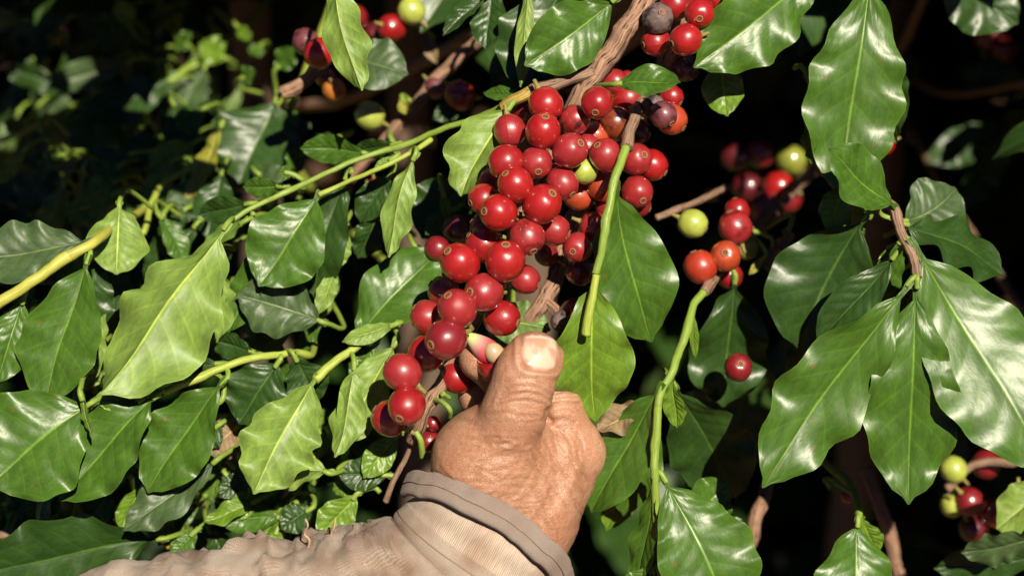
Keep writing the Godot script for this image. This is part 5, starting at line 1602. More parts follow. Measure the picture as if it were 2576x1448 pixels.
		[-125.8,1198.7,-217.1,-136.3,1181.8,-205.3,-142.4,1163.3,-192.6,56,-63,-53,69,12,12,38,0,1,1],
		[-246.1,1185.7,-254.5,-251.1,1170.6,-250.5,-256.6,1155.6,-246.5,-43,37,83,47,17,10,39,0,0,1],
		[-151.5,1208.3,-276.3,-152.1,1189.8,-265.5,-152.6,1171.2,-254.7,-44,46,77,61,23,21,31,0,0,1],
		[-224.8,1185.1,-214.9,-231.6,1170.9,-213.9,-238.5,1156.6,-213,11,1,99,49,17,14,30,0,0,0]],
	"cherries": []},
	{"name": "coffee_branch", "label": "sun-flecked branch left of centre with yellow-green and shaded leaves", "category": "branch", "group": "branches of the coffee bush",
	"stem_names": ["stem"],
	"stems": [[1.8, 1.2, "greenyellow", [-60,1300,-420], [-74.1,1249.3,-326.3], [-88.2,1220.7,-232.5], [-95.2,1208.3,-185.6], [-101,1212.2,-146.9], [-112.2,1212.2,-128.8], [-120.9,1210.8,-119], [-132.7,1200.9,-104.7], [-143.3,1198.6,-89.9], [-143.2,1194.8,-53.9]]],
	"leaves": [[-118.9,1219.1,-112.1,-125.3,1205.4,-100.3,-131.8,1191.8,-88.5,-41,70,59,55,14,18,30,0,5,0],
		[-97.1,1225.5,-122.3,-104.7,1211.1,-110.1,-112.3,1196.7,-97.9,-2,65,76,197,14,18,30,0,0,0],
		[-131.7,1206.3,-121.2,-141.7,1201.4,-114,-151.6,1196.4,-106.8,34,48,81,77,14,18,30,0,2,0],
		[-140.5,1201.4,-111.7,-145.8,1194.3,-103.4,-151.2,1187.2,-95.1,0,76,65,60,14,18,30,0,2,0],
		[-134.8,1200.5,-97.6,-133.2,1193.6,-89.5,-131.6,1186.7,-81.3,11,77,63,77,14,18,30,0,3,1],
		[-163.4,1197.5,-116.5,-169.5,1194.7,-110.5,-175.6,1192,-104.5,34,68,65,77,14,18,30,0,1,1],
		[-164.1,1193.2,-109.7,-170.2,1191.3,-104.1,-176.2,1189.3,-98.5,38,66,65,60,14,18,30,0,2,0],
		[-192.8,1193.5,-125.6,-200.6,1186.9,-117.6,-208.3,1180.4,-109.6,20,66,73,94,14,18,30,0,3,0],
		[-196.8,1199.5,-124.3,-197.4,1195.2,-117.5,-197.9,1190.9,-110.7,-30,82,49,51,14,18,30,0,1,0],
		[-116.6,1201.9,-118.8,-119.7,1199.9,-113.2,-122.7,1197.8,-107.6,34,81,48,51,14,18,30,0,1,0],
		[-104.3,1205.2,-91.1,-98.9,1203.3,-85.6,-93.5,1201.4,-80,-40,68,62,77,14,18,30,0,3,0],
		[-92.7,1221.1,-124.5,-93.4,1217.5,-118,-94.1,1213.9,-111.6,6,87,49,51,14,18,30,0,1,0],
		[-91.6,1213.7,-125.1,-89,1211.6,-119.4,-86.4,1209.5,-113.8,-30,84,45,51,14,18,30,0,3,0],
		[-102.8,1224.3,-153.4,-97.9,1230.2,-152,-93.1,1236.2,-150.6,-37,9,92,51,14,18,30,0,1,0],
		[-119.2,1219.1,-157.4,-115.1,1222.1,-154.4,-111,1225,-151.5,-66,17,74,43,14,18,30,0,1,1],
		[-160.4,1195.5,-92.8,-169.9,1191.5,-86.1,-179.4,1187.6,-79.5,27,61,75,51,14,18,30,0,2,0],
		[-171.9,1192.4,-84.3,-176.4,1192.7,-79.9,-181,1193,-75.5,59,57,57,43,14,18,30,0,2,0],
		[-130,1192.4,-84.3,-135.6,1191.3,-79.2,-141.2,1190.2,-74,45,64,63,60,14,18,30,0,0,1],
		[-116.5,1208.2,-88.2,-118.9,1197.3,-77.8,-121.4,1186.3,-67.5,-13,70,71,85,14,18,30,0,0,0],
		[-152.6,1201.6,-141.3,-157.7,1196.4,-134,-162.8,1191.2,-126.7,21,72,66,85,14,18,30,0,0,0],
		[-148.4,1194.1,-80.7,-152.3,1193,-75.6,-156.2,1191.9,-70.4,46,73,51,51,14,18,30,0,1,0],
		[-84.1,1209.9,-100.4,-87.6,1208.6,-95.2,-91.1,1207.4,-90,66,50,56,51,14,18,30,0,1,1],
		[-69.5,1215.6,-103.4,-74.7,1212.9,-97.5,-79.9,1210.2,-91.5,34,71,62,77,14,18,30,0,0,1],
		[-107.7,1207.9,-117.5,-105.4,1203,-110.3,-103.1,1198,-103.1,-12,80,59,103,14,18,30,0,1,0],
		[-147.4,1213.7,-147.7,-142.4,1206.9,-139.6,-137.3,1200.2,-131.5,-16,71,69,94,14,18,30,0,0,0],
		[-130.9,1212.9,-140.5,-136.9,1209.9,-134.4,-142.9,1207,-128.3,33,68,65,60,14,18,30,0,1,0],
		[-214.4,1186.4,-133.2,-219.2,1181.3,-125.9,-224,1176.1,-118.7,20,73,65,103,14,18,30,0,0,1],
		[-99.8,1159.3,-144.4,-116.6,1155.9,-145.9,-133.6,1153.5,-147.9,-18,59,79,59,9,16,28,0,3,0],
		[-155.5,1188,-145.3,-163.9,1180.6,-142.9,-174.9,1177.6,-142.8,-3,-18,-98,30,16,18,25,0,2,0],
		[-202.6,1206,-138.4,-201.5,1192.4,-132.9,-204.5,1179.1,-127.6,13,36,92,61,13,24,39,0,3,0],
		[-94.5,1201.3,-120.4,-107.4,1192.3,-119.2,-121.4,1185.2,-119.1,-18,37,91,48,15,23,27,0,3,1],
		[-162.8,1199.6,-147.6,-169.7,1186.9,-137.3,-174.1,1173.5,-126.7,-33,-50,-80,55,10,17,39,0,3,1],
		[-124.6,1186.6,-162.2,-127.4,1169.3,-158.6,-131.4,1152.3,-155.1,-17,23,96,69,19,23,35,0,0,0],
		[-112.8,1195.9,-153.4,-127.9,1188.5,-152.2,-139.9,1177.2,-148.8,18,-2,98,45,7,11,38,0,0,1],
		[-197.5,1168.1,-142.3,-195.5,1156.3,-138.4,-200.2,1145.1,-134.9,64,17,75,44,6,23,33,0,0,0],
		[-190.8,1186.9,-142,-185.2,1177.6,-139.3,-185.9,1166.9,-135.8,14,-26,-96,34,7,20,37,0,0,0],
		[-170.9,1164.5,-142.4,-176.2,1151.4,-136.4,-178.2,1137.6,-130,50,24,83,50,25,19,34,0,1,0],
		[-139.4,1193.6,-157.6,-147,1185.5,-152,-156.8,1179.3,-147.5,52,-3,85,49,7,11,25,0,0,0],
		[-191.4,1195.2,-131.6,-202.2,1192.2,-132.1,-210.5,1184.7,-130.3,13,-13,98,30,6,21,22,0,0,0],
		[-158.2,1188.1,-142.5,-161.4,1173.5,-133.3,-165.6,1159.1,-124.2,12,51,85,71,7,16,31,0,3,0],
		[-101.2,1183.1,-128.3,-107,1172.7,-128.2,-106.2,1160.8,-127.3,11,2,99,43,19,11,26,0,1,1],
		[-114.6,1214.1,-134.1,-104.2,1203,-134.7,-96.5,1189.8,-134.2,46,34,82,43,9,18,28,0,0,1],
		[-201.1,1207.2,-113.4,-208.3,1199,-108.8,-217.5,1192.4,-105.2,19,30,93,37,6,19,36,0,2,1],
		[-192.8,1160.9,-139.5,-193.3,1146.2,-130.2,-192.3,1131.4,-120.9,13,53,84,64,9,18,31,0,2,0],
		[-151.8,1166.4,-145.5,-162.4,1155.5,-144.8,-176.1,1149,-146.5,-19,21,96,54,19,21,21,0,0,0],
		[-168,1191.2,-105.1,-171.9,1183.1,-96.4,-173.5,1174.4,-87.4,-60,66,44,38,10,17,23,0,2,0],
		[-165.2,1179.4,-131.5,-176.8,1166.9,-125.1,-191.5,1157.2,-120.3,36,5,93,69,13,20,28,0,2,0],
		[-158.2,1200.4,-121.8,-172.1,1196.4,-122.7,-186.1,1192.8,-123.9,-24,72,65,57,9,21,28,0,0,0],
		[-177.9,1199.9,-108.2,-178.1,1185.4,-106.2,-184,1172,-104.8,-7,-10,-99,42,23,11,36,0,0,1],
		[-188.1,1174,-116.7,-183.7,1165.3,-113.4,-182.2,1155.8,-109.6,-1,-36,-93,39,25,21,27,0,0,1],
		[-159.6,1172.6,-150.9,-169.7,1163.8,-142.6,-173.9,1152.2,-132.7,-16,-59,-79,60,7,21,23,0,3,1],
		[-186.7,1193.6,-109.9,-189.4,1181.8,-102.7,-198.2,1172.5,-96.9,-49,-25,-84,59,13,18,28,0,1,1],
		[-199,1183,-127,-203.3,1174.3,-121.1,-204.9,1164.9,-114.9,32,45,83,42,18,21,33,0,1,1]],
	"cherries": []},
]
var HAND_AT := [1.7,1159,21.8]
const HAND_K := 2.20
const HAND_CELL := 0.75
# bones of the hand: ends, then radii
var HAND := [
	{"k": 0.30, "bones": [[Vector3(-25.55, -73.65, 2.00), Vector3(-5.41, -40.58, 0.00), 22.0, 22.0], [Vector3(-4.27, -40.58, 0.00), Vector3(13.58, -20.16, -2.00), 23.0, 15.0], [Vector3(-10.93, -23.61, 11.00), Vector3(-10.04, -14.11, 15.00), 18.0, 18.0], [Vector3(-10.02, -14.01, 16.00), Vector3(-1.44, 1.25, 25.00), 17.5, 10.5], [Vector3(4.19, -28.89, 8.00), Vector3(12.62, -13.43, 8.00), 17.0, 12.0], [Vector3(0.04, -30.23, -14.00), Vector3(14.72, -20.46, -18.00), 20.0, 15.0], [Vector3(-1.41, -35.22, -30.00), Vector3(13.69, -27.69, -36.00), 16.0, 12.0]]},
	{"k": 0.75, "bones": [[Vector3(-4.17, -3.52, 25.00), Vector3(-0.62, 4.95, 29.00), 11.5, 10.6], [Vector3(-0.62, 4.95, 29.00), Vector3(2.34, 14.55, 31.00), 10.4, 9.9], [Vector3(2.34, 14.55, 31.00), Vector3(4.78, 21.94, 30.00), 9.9, 8.8], [Vector3(2.61, 19.30, 31.50), Vector3(6.54, 22.21, 30.00), 8.6, 8.6]]},
	{"k": 0.80, "bones": [[Vector3(7.09, -25.39, 2.00), Vector3(19.30, -12.62, 2.00), 14.0, 11.8], [Vector3(19.30, -12.62, 2.00), Vector3(13.80, 4.41, 6.00), 11.8, 8.8], [Vector3(13.80, 4.41, 6.00), Vector3(-4.54, 15.16, 4.00), 8.8, 8.0], [Vector3(-4.54, 15.16, 4.00), Vector3(-12.87, 21.44, 12.00), 8.0, 7.6]]},
	{"k": 0.80, "bones": [[Vector3(8.78, -28.77, -14.00), Vector3(20.59, -18.26, -18.00), 13.0, 11.0], [Vector3(20.59, -18.26, -18.00), Vector3(14.67, -2.70, -16.00), 11.0, 8.8], [Vector3(14.67, -2.70, -16.00), Vector3(-3.60, 5.61, -12.00), 8.8, 8.0], [Vector3(-3.60, 5.61, -12.00), Vector3(-14.08, 7.88, -6.00), 8.0, 7.4]]},
	{"k": 0.80, "bones": [[Vector3(7.59, -33.97, -32.00), Vector3(18.97, -26.18, -36.00), 12.0, 10.0], [Vector3(18.97, -26.18, -36.00), Vector3(13.69, -11.84, -36.00), 10.0, 8.4], [Vector3(13.69, -11.84, -36.00), Vector3(-1.41, -4.56, -30.00), 8.4, 7.6], [Vector3(-1.41, -4.56, -30.00), Vector3(-9.56, -3.63, -24.00), 7.6, 7.0]]},
	{"k": 0.80, "bones": [[Vector3(6.26, -38.82, -46.00), Vector3(16.34, -33.95, -50.00), 11.0, 9.0], [Vector3(16.34, -33.95, -50.00), Vector3(11.75, -21.82, -52.00), 9.0, 7.4], [Vector3(11.75, -21.82, -52.00), Vector3(0.13, -14.29, -46.00), 7.4, 6.6], [Vector3(0.13, -14.29, -46.00), Vector3(-6.72, -12.97, -40.00), 6.6, 6.0]]},
]
var CREASES := [
	{"a": 0.35, "w": 0.55, "lo": Vector2(-7.4, 8.0), "hi": Vector2(14.0, 16.2), "p": [Vector2(-5.23, 11.11), Vector2(-1.44, 13.41), Vector2(3.30, 13.96), Vector2(8.03, 12.87), Vector2(11.82, 10.17)]},
	{"a": 0.45, "w": 0.60, "lo": Vector2(-8.4, 5.9), "hi": Vector2(13.7, 13.9), "p": [Vector2(-6.04, 9.09), Vector2(-2.11, 10.98), Vector2(3.30, 11.52), Vector2(8.30, 10.44), Vector2(11.28, 8.27)]},
	{"a": 0.35, "w": 0.50, "lo": Vector2(-8.6, 5.5), "hi": Vector2(11.4, 11.1), "p": [Vector2(-6.58, 7.46), Vector2(-1.44, 8.81), Vector2(3.97, 9.09), Vector2(9.38, 7.46)]},
	{"a": 0.25, "w": 0.50, "lo": Vector2(-6.4, 12.2), "hi": Vector2(11.4, 18.5), "p": [Vector2(-4.41, 15.17), Vector2(-0.09, 16.53), Vector2(5.33, 15.85), Vector2(9.38, 14.23)]},
	{"a": 0.35, "w": 0.60, "lo": Vector2(-11.3, 1.0), "hi": Vector2(9.1, 7.4), "p": [Vector2(-8.88, 3.94), Vector2(-3.47, 5.03), Vector2(0.59, 3.67), Vector2(6.68, 3.40)]},
	{"a": 0.25, "w": 0.50, "lo": Vector2(-2.1, -0.5), "hi": Vector2(10.7, 4.6), "p": [Vector2(-0.09, 2.59), Vector2(3.97, 1.51), Vector2(8.71, 2.32)]},
	{"a": 0.45, "w": 0.60, "lo": Vector2(9.0, 6.7), "hi": Vector2(22.6, 12.8), "p": [Vector2(11.41, 9.09), Vector2(16.15, 10.44), Vector2(20.21, 9.76)]},
	{"a": 0.50, "w": 0.65, "lo": Vector2(7.5, 1.9), "hi": Vector2(24.4, 9.0), "p": [Vector2(10.06, 4.49), Vector2(15.47, 6.38), Vector2(21.83, 5.84)]},
	{"a": 0.30, "w": 0.50, "lo": Vector2(9.8, 5.7), "hi": Vector2(23.0, 10.5), "p": [Vector2(11.82, 7.73), Vector2(17.50, 8.54), Vector2(21.02, 8.00)]},
	{"a": 0.90, "w": 1.30, "lo": Vector2(4.7, -5.3), "hi": Vector2(16.7, 10.2), "p": [Vector2(10.47, 5.03), Vector2(9.93, 2.32), Vector2(11.55, -0.11)]},
	{"a": 0.40, "w": 0.80, "lo": Vector2(8.3, -3.9), "hi": Vector2(23.4, 3.9), "p": [Vector2(11.55, -0.11), Vector2(16.15, 0.70), Vector2(20.21, -0.66)]},
	{"a": 0.35, "w": 1.00, "lo": Vector2(-19.0, -20.3), "hi": Vector2(2.6, -5.9), "p": [Vector2(-14.97, -16.35), Vector2(-11.58, -12.56), Vector2(-6.85, -10.12), Vector2(-1.44, -9.85)]},
	{"a": 0.45, "w": 0.80, "lo": Vector2(-30.6, -25.0), "hi": Vector2(-16.5, -14.1), "p": [Vector2(-27.41, -17.29), Vector2(-23.76, -18.65), Vector2(-19.70, -21.76)]},
	{"a": 0.30, "w": 0.60, "lo": Vector2(-28.9, -22.4), "hi": Vector2(-15.3, -12.6), "p": [Vector2(-26.47, -14.99), Vector2(-23.08, -17.97), Vector2(-17.67, -20.00)]},
	{"a": 0.35, "w": 0.80, "lo": Vector2(-26.3, -3.0), "hi": Vector2(-11.8, 4.8), "p": [Vector2(-23.08, 0.97), Vector2(-18.35, 1.64), Vector2(-14.97, 0.16)]},
	{"a": -0.35, "w": 1.80, "lo": Vector2(-4.6, -44.1), "hi": Vector2(18.6, -9.4), "p": [Vector2(11.41, -16.62), Vector2(9.38, -23.38), Vector2(5.33, -30.15), Vector2(2.62, -36.91)]},
	{"a": -0.25, "w": 1.60, "lo": Vector2(7.0, -37.9), "hi": Vector2(28.0, -10.2), "p": [Vector2(21.56, -16.62), Vector2(17.50, -24.73), Vector2(13.44, -31.50)]},
	{"a": -0.20, "w": 1.70, "lo": Vector2(-6.9, -22.1), "hi": Vector2(20.2, 1.0), "p": [Vector2(-0.09, -5.80), Vector2(5.33, -11.21), Vector2(13.44, -15.27)]},
	{"a": 0.20, "w": 0.50, "lo": Vector2(5.1, -34.3), "hi": Vector2(12.8, -22.0), "p": [Vector2(7.09, -24.02), Vector2(9.53, -27.54), Vector2(10.83, -32.33)]},
	{"a": 0.12, "w": 0.50, "lo": Vector2(-3.8, -37.8), "hi": Vector2(8.9, -32.1), "p": [Vector2(-1.77, -34.15), Vector2(2.54, -34.65), Vector2(6.93, -35.84)]},
	{"a": 0.14, "w": 0.50, "lo": Vector2(2.0, -26.1), "hi": Vector2(9.5, -18.9), "p": [Vector2(4.04, -20.89), Vector2(6.31, -22.86), Vector2(7.46, -24.11)]},
	{"a": 0.12, "w": 0.50, "lo": Vector2(-15.4, -32.6), "hi": Vector2(-4.3, -27.9), "p": [Vector2(-13.41, -30.18), Vector2(-10.52, -30.55), Vector2(-6.27, -29.92)]},
	{"a": 0.14, "w": 0.50, "lo": Vector2(-13.9, -13.8), "hi": Vector2(-1.7, -6.9), "p": [Vector2(-11.91, -8.92), Vector2(-7.19, -10.43), Vector2(-3.72, -11.84)]},
	{"a": 0.24, "w": 0.50, "lo": Vector2(7.9, -15.6), "hi": Vector2(14.5, -4.5), "p": [Vector2(9.89, -6.45), Vector2(11.72, -9.74), Vector2(12.49, -13.58)]},
	{"a": 0.14, "w": 0.50, "lo": Vector2(-5.5, -10.8), "hi": Vector2(2.2, -6.0), "p": [Vector2(-3.55, -8.77), Vector2(-1.52, -8.03), Vector2(0.23, -8.64)]},
	{"a": 0.17, "w": 0.50, "lo": Vector2(6.6, -19.8), "hi": Vector2(15.8, -9.2), "p": [Vector2(8.61, -11.23), Vector2(10.95, -14.49), Vector2(13.78, -17.81)]},
	{"a": 0.20, "w": 0.50, "lo": Vector2(9.7, -8.7), "hi": Vector2(14.9, -1.4), "p": [Vector2(11.70, -3.35), Vector2(12.75, -4.37), Vector2(12.86, -6.68)]},
	{"a": 0.11, "w": 0.50, "lo": Vector2(12.8, -19.0), "hi": Vector2(18.5, -12.0), "p": [Vector2(14.78, -13.99), Vector2(15.22, -16.09), Vector2(16.52, -16.96)]},
	{"a": 0.15, "w": 0.50, "lo": Vector2(-14.7, -32.1), "hi": Vector2(-2.0, -25.2), "p": [Vector2(-12.67, -27.22), Vector2(-8.54, -28.68), Vector2(-4.01, -30.08)]},
	{"a": 0.22, "w": 0.50, "lo": Vector2(11.4, -12.5), "hi": Vector2(18.9, -1.0), "p": [Vector2(13.38, -3.03), Vector2(14.53, -7.35), Vector2(16.94, -10.46)]},
	{"a": 0.15, "w": 0.50, "lo": Vector2(-19.0, -17.4), "hi": Vector2(-6.2, -11.8), "p": [Vector2(-17.04, -13.83), Vector2(-12.04, -14.67), Vector2(-8.20, -15.39)]},
	{"a": 0.12, "w": 0.50, "lo": Vector2(-7.6, -16.5), "hi": Vector2(0.3, -11.8), "p": [Vector2(-5.57, -13.84), Vector2(-3.38, -14.48), Vector2(-1.71, -13.77)]},
	{"a": 0.16, "w": 0.50, "lo": Vector2(-14.9, -7.9), "hi": Vector2(-4.6, -1.6), "p": [Vector2(-12.88, -3.61), Vector2(-10.12, -4.86), Vector2(-6.64, -5.85)]},
	{"a": 0.23, "w": 0.50, "lo": Vector2(14.1, -22.0), "hi": Vector2(20.3, -15.0), "p": [Vector2(16.15, -16.98), Vector2(16.58, -18.49), Vector2(18.28, -20.03)]},
	{"a": 0.19, "w": 0.50, "lo": Vector2(13.7, -13.6), "hi": Vector2(21.7, -1.4), "p": [Vector2(15.69, -3.39), Vector2(18.10, -6.97), Vector2(19.72, -11.62)]},
	{"a": 0.16, "w": 0.50, "lo": Vector2(-3.2, -10.9), "hi": Vector2(5.8, -5.4), "p": [Vector2(-1.17, -7.42), Vector2(1.99, -8.61), Vector2(3.80, -8.85)]},
	{"a": 0.17, "w": 0.50, "lo": Vector2(19.2, -23.7), "hi": Vector2(27.4, -13.1), "p": [Vector2(21.16, -15.15), Vector2(23.01, -18.30), Vector2(25.42, -21.71)]},
	{"a": 0.19, "w": 0.50, "lo": Vector2(-16.7, -19.4), "hi": Vector2(-4.0, -12.3), "p": [Vector2(-14.71, -14.28), Vector2(-10.37, -15.62), Vector2(-6.03, -17.40)]},
	{"a": 0.15, "w": 0.50, "lo": Vector2(-18.9, -15.4), "hi": Vector2(-6.5, -9.2), "p": [Vector2(-16.90, -11.22), Vector2(-12.31, -12.67), Vector2(-8.51, -13.38)]},
	{"a": 0.20, "w": 0.50, "lo": Vector2(8.7, -30.1), "hi": Vector2(15.1, -21.0), "p": [Vector2(10.68, -23.02), Vector2(11.57, -25.53), Vector2(13.06, -28.08)]},
	{"a": 0.19, "w": 0.50, "lo": Vector2(10.1, -32.0), "hi": Vector2(19.8, -20.9), "p": [Vector2(12.07, -22.89), Vector2(15.03, -25.80), Vector2(17.77, -30.03)]},
	{"a": 0.21, "w": 0.50, "lo": Vector2(2.4, -16.3), "hi": Vector2(9.3, -6.8), "p": [Vector2(4.43, -8.83), Vector2(6.08, -11.97), Vector2(7.33, -14.31)]},
	{"a": 0.15, "w": 0.50, "lo": Vector2(-8.3, -27.8), "hi": Vector2(3.9, -21.9), "p": [Vector2(-6.30, -23.90), Vector2(-1.74, -25.37), Vector2(1.90, -25.84)]},
	{"a": 0.17, "w": 0.50, "lo": Vector2(8.5, -41.2), "hi": Vector2(14.7, -31.0), "p": [Vector2(10.52, -33.02), Vector2(11.16, -36.56), Vector2(12.71, -39.18)]},
	{"a": 0.20, "w": 0.50, "lo": Vector2(17.9, -24.7), "hi": Vector2(25.5, -13.8), "p": [Vector2(19.95, -15.78), Vector2(21.28, -19.61), Vector2(23.50, -22.68)]},
	{"a": 0.21, "w": 0.50, "lo": Vector2(3.2, -30.5), "hi": Vector2(11.3, -20.7), "p": [Vector2(5.20, -22.66), Vector2(7.44, -25.90), Vector2(9.31, -28.54)]},
	{"a": 0.13, "w": 0.50, "lo": Vector2(-20.9, -10.9), "hi": Vector2(-9.5, -6.1), "p": [Vector2(-18.85, -8.14), Vector2(-14.95, -8.68), Vector2(-11.55, -8.86)]},
	{"a": 0.12, "w": 0.50, "lo": Vector2(-18.5, -21.0), "hi": Vector2(-10.8, -16.6), "p": [Vector2(-16.48, -19.04), Vector2(-14.87, -18.61), Vector2(-12.76, -19.04)]},
	{"a": 0.19, "w": 0.50, "lo": Vector2(-13.3, -6.6), "hi": Vector2(-3.6, -1.9), "p": [Vector2(-11.30, -3.99), Vector2(-8.35, -3.94), Vector2(-5.64, -4.61)]},
	{"a": 0.16, "w": 0.50, "lo": Vector2(16.9, -7.2), "hi": Vector2(23.8, 1.0), "p": [Vector2(18.86, -1.04), Vector2(19.81, -3.56), Vector2(21.81, -5.18)]},
	{"a": 0.18, "w": 0.50, "lo": Vector2(-5.1, -6.7), "hi": Vector2(2.8, -2.0), "p": [Vector2(-3.09, -3.96), Vector2(-1.36, -4.42), Vector2(0.80, -4.66)]},
	{"a": 0.19, "w": 0.50, "lo": Vector2(18.2, -36.2), "hi": Vector2(27.0, -25.4), "p": [Vector2(20.18, -27.36), Vector2(22.40, -30.29), Vector2(24.96, -34.18)]},
	{"a": 0.19, "w": 0.50, "lo": Vector2(4.3, -28.5), "hi": Vector2(11.4, -15.8), "p": [Vector2(6.31, -17.79), Vector2(7.67, -22.69), Vector2(9.42, -26.53)]},
	{"a": 0.12, "w": 0.50, "lo": Vector2(-21.8, -9.3), "hi": Vector2(-10.8, -4.2), "p": [Vector2(-19.80, -6.19), Vector2(-16.11, -7.27), Vector2(-12.76, -7.29)]},
	{"a": 0.24, "w": 0.50, "lo": Vector2(-5.6, -20.3), "hi": Vector2(3.5, -15.7), "p": [Vector2(-3.64, -17.68), Vector2(-1.23, -18.31), Vector2(1.51, -17.69)]},
	{"a": 0.17, "w": 0.50, "lo": Vector2(15.8, -28.8), "hi": Vector2(25.7, -17.6), "p": [Vector2(17.78, -19.64), Vector2(20.65, -23.00), Vector2(23.74, -26.84)]},
	{"a": 0.12, "w": 0.50, "lo": Vector2(19.7, -24.2), "hi": Vector2(27.6, -15.3), "p": [Vector2(21.66, -17.27), Vector2(23.79, -19.64), Vector2(25.60, -22.17)]},
	{"a": 0.17, "w": 0.50, "lo": Vector2(-8.1, -32.1), "hi": Vector2(-0.8, -27.1), "p": [Vector2(-6.09, -29.06), Vector2(-4.73, -30.12), Vector2(-2.76, -29.99)]},
	{"a": 0.24, "w": 0.50, "lo": Vector2(12.0, -15.1), "hi": Vector2(18.8, -7.7), "p": [Vector2(14.04, -9.73), Vector2(15.13, -11.54), Vector2(16.79, -13.07)]},
	{"a": 0.12, "w": 0.50, "lo": Vector2(-3.0, -27.6), "hi": Vector2(8.8, -22.2), "p": [Vector2(-0.95, -24.22), Vector2(3.30, -24.63), Vector2(6.84, -25.58)]},
	{"a": 0.17, "w": 0.50, "lo": Vector2(1.3, -19.0), "hi": Vector2(9.4, -9.9), "p": [Vector2(3.27, -11.87), Vector2(5.14, -14.79), Vector2(7.39, -17.04)]},
	{"a": 0.23, "w": 0.50, "lo": Vector2(3.7, -8.7), "hi": Vector2(11.6, 0.0), "p": [Vector2(5.69, -1.96), Vector2(8.18, -4.38), Vector2(9.63, -6.69)]},
	{"a": 0.20, "w": 0.50, "lo": Vector2(-21.2, -31.7), "hi": Vector2(-10.3, -27.1), "p": [Vector2(-19.16, -29.10), Vector2(-15.55, -29.39), Vector2(-12.30, -29.73)]},
	{"a": 0.13, "w": 0.50, "lo": Vector2(16.2, -21.6), "hi": Vector2(25.2, -10.7), "p": [Vector2(18.18, -12.65), Vector2(20.41, -16.57), Vector2(23.19, -19.60)]},
	{"a": 0.14, "w": 0.50, "lo": Vector2(-18.6, -34.0), "hi": Vector2(-8.7, -28.7), "p": [Vector2(-16.58, -30.74), Vector2(-13.26, -31.93), Vector2(-10.70, -32.01)]},
	{"a": 0.15, "w": 0.50, "lo": Vector2(-15.7, -21.7), "hi": Vector2(-5.4, -16.8), "p": [Vector2(-13.70, -18.80), Vector2(-11.00, -19.39), Vector2(-7.36, -19.74)]},
	{"a": 0.21, "w": 0.50, "lo": Vector2(11.9, -10.6), "hi": Vector2(21.3, -0.2), "p": [Vector2(13.91, -2.22), Vector2(16.85, -4.76), Vector2(19.34, -8.59)]},
	{"a": 0.11, "w": 0.50, "lo": Vector2(9.8, -41.8), "hi": Vector2(16.2, -30.6), "p": [Vector2(11.80, -32.56), Vector2(13.47, -35.81), Vector2(14.22, -39.82)]},
	{"a": 0.14, "w": 0.50, "lo": Vector2(6.9, -39.2), "hi": Vector2(12.8, -31.4), "p": [Vector2(8.95, -33.42), Vector2(10.45, -34.82), Vector2(10.83, -37.17)]},
	{"a": 0.11, "w": 0.50, "lo": Vector2(4.0, -21.7), "hi": Vector2(12.9, -12.4), "p": [Vector2(6.04, -14.44), Vector2(7.93, -16.93), Vector2(10.88, -19.74)]},
	{"a": 0.22, "w": 0.50, "lo": Vector2(-19.3, -7.7), "hi": Vector2(-7.5, -2.4), "p": [Vector2(-17.30, -4.41), Vector2(-13.89, -4.94), Vector2(-9.50, -5.66)]},
	{"a": 0.15, "w": 0.50, "lo": Vector2(-10.1, -25.9), "hi": Vector2(3.0, -20.8), "p": [Vector2(-8.07, -22.84), Vector2(-4.15, -23.66), Vector2(0.96, -23.94)]},
	{"a": 0.18, "w": 0.50, "lo": Vector2(-16.6, -27.0), "hi": Vector2(-3.8, -21.9), "p": [Vector2(-14.61, -23.87), Vector2(-10.02, -24.12), Vector2(-5.76, -25.01)]},
	{"a": 0.12, "w": 0.50, "lo": Vector2(2.7, -16.6), "hi": Vector2(9.5, -6.7), "p": [Vector2(4.66, -8.74), Vector2(5.71, -11.51), Vector2(7.48, -14.63)]},
	{"a": 0.11, "w": 0.50, "lo": Vector2(9.9, -14.4), "hi": Vector2(17.2, -3.9), "p": [Vector2(11.93, -5.86), Vector2(13.81, -8.60), Vector2(15.23, -12.45)]},
	{"a": 0.17, "w": 0.50, "lo": Vector2(-17.6, -25.6), "hi": Vector2(-4.9, -21.1), "p": [Vector2(-15.61, -23.15), Vector2(-11.49, -23.58), Vector2(-6.89, -23.21)]},
	{"a": 0.23, "w": 0.50, "lo": Vector2(-19.3, -29.8), "hi": Vector2(-11.0, -25.2), "p": [Vector2(-17.27, -27.77), Vector2(-14.88, -27.24), Vector2(-12.98, -27.45)]},
	{"a": 0.12, "w": 0.50, "lo": Vector2(-17.7, -38.8), "hi": Vector2(-5.5, -33.2), "p": [Vector2(-15.71, -35.16), Vector2(-11.44, -35.79), Vector2(-7.50, -36.82)]},
	{"a": 0.15, "w": 0.50, "lo": Vector2(-11.5, -16.8), "hi": Vector2(-2.1, -11.9), "p": [Vector2(-9.49, -13.88), Vector2(-7.27, -14.81), Vector2(-4.07, -14.84)]},
	{"a": 0.17, "w": 0.50, "lo": Vector2(5.5, -35.8), "hi": Vector2(14.4, -24.8), "p": [Vector2(7.54, -26.77), Vector2(10.10, -30.40), Vector2(12.41, -33.82)]},
	{"a": 0.13, "w": 0.50, "lo": Vector2(10.5, -19.7), "hi": Vector2(17.0, -13.2), "p": [Vector2(12.47, -15.18), Vector2(13.10, -16.99), Vector2(14.97, -17.75)]},
	{"a": 0.22, "w": 0.50, "lo": Vector2(-1.9, -31.1), "hi": Vector2(8.3, -26.5), "p": [Vector2(0.09, -29.12), Vector2(3.36, -28.71), Vector2(6.31, -28.49)]},
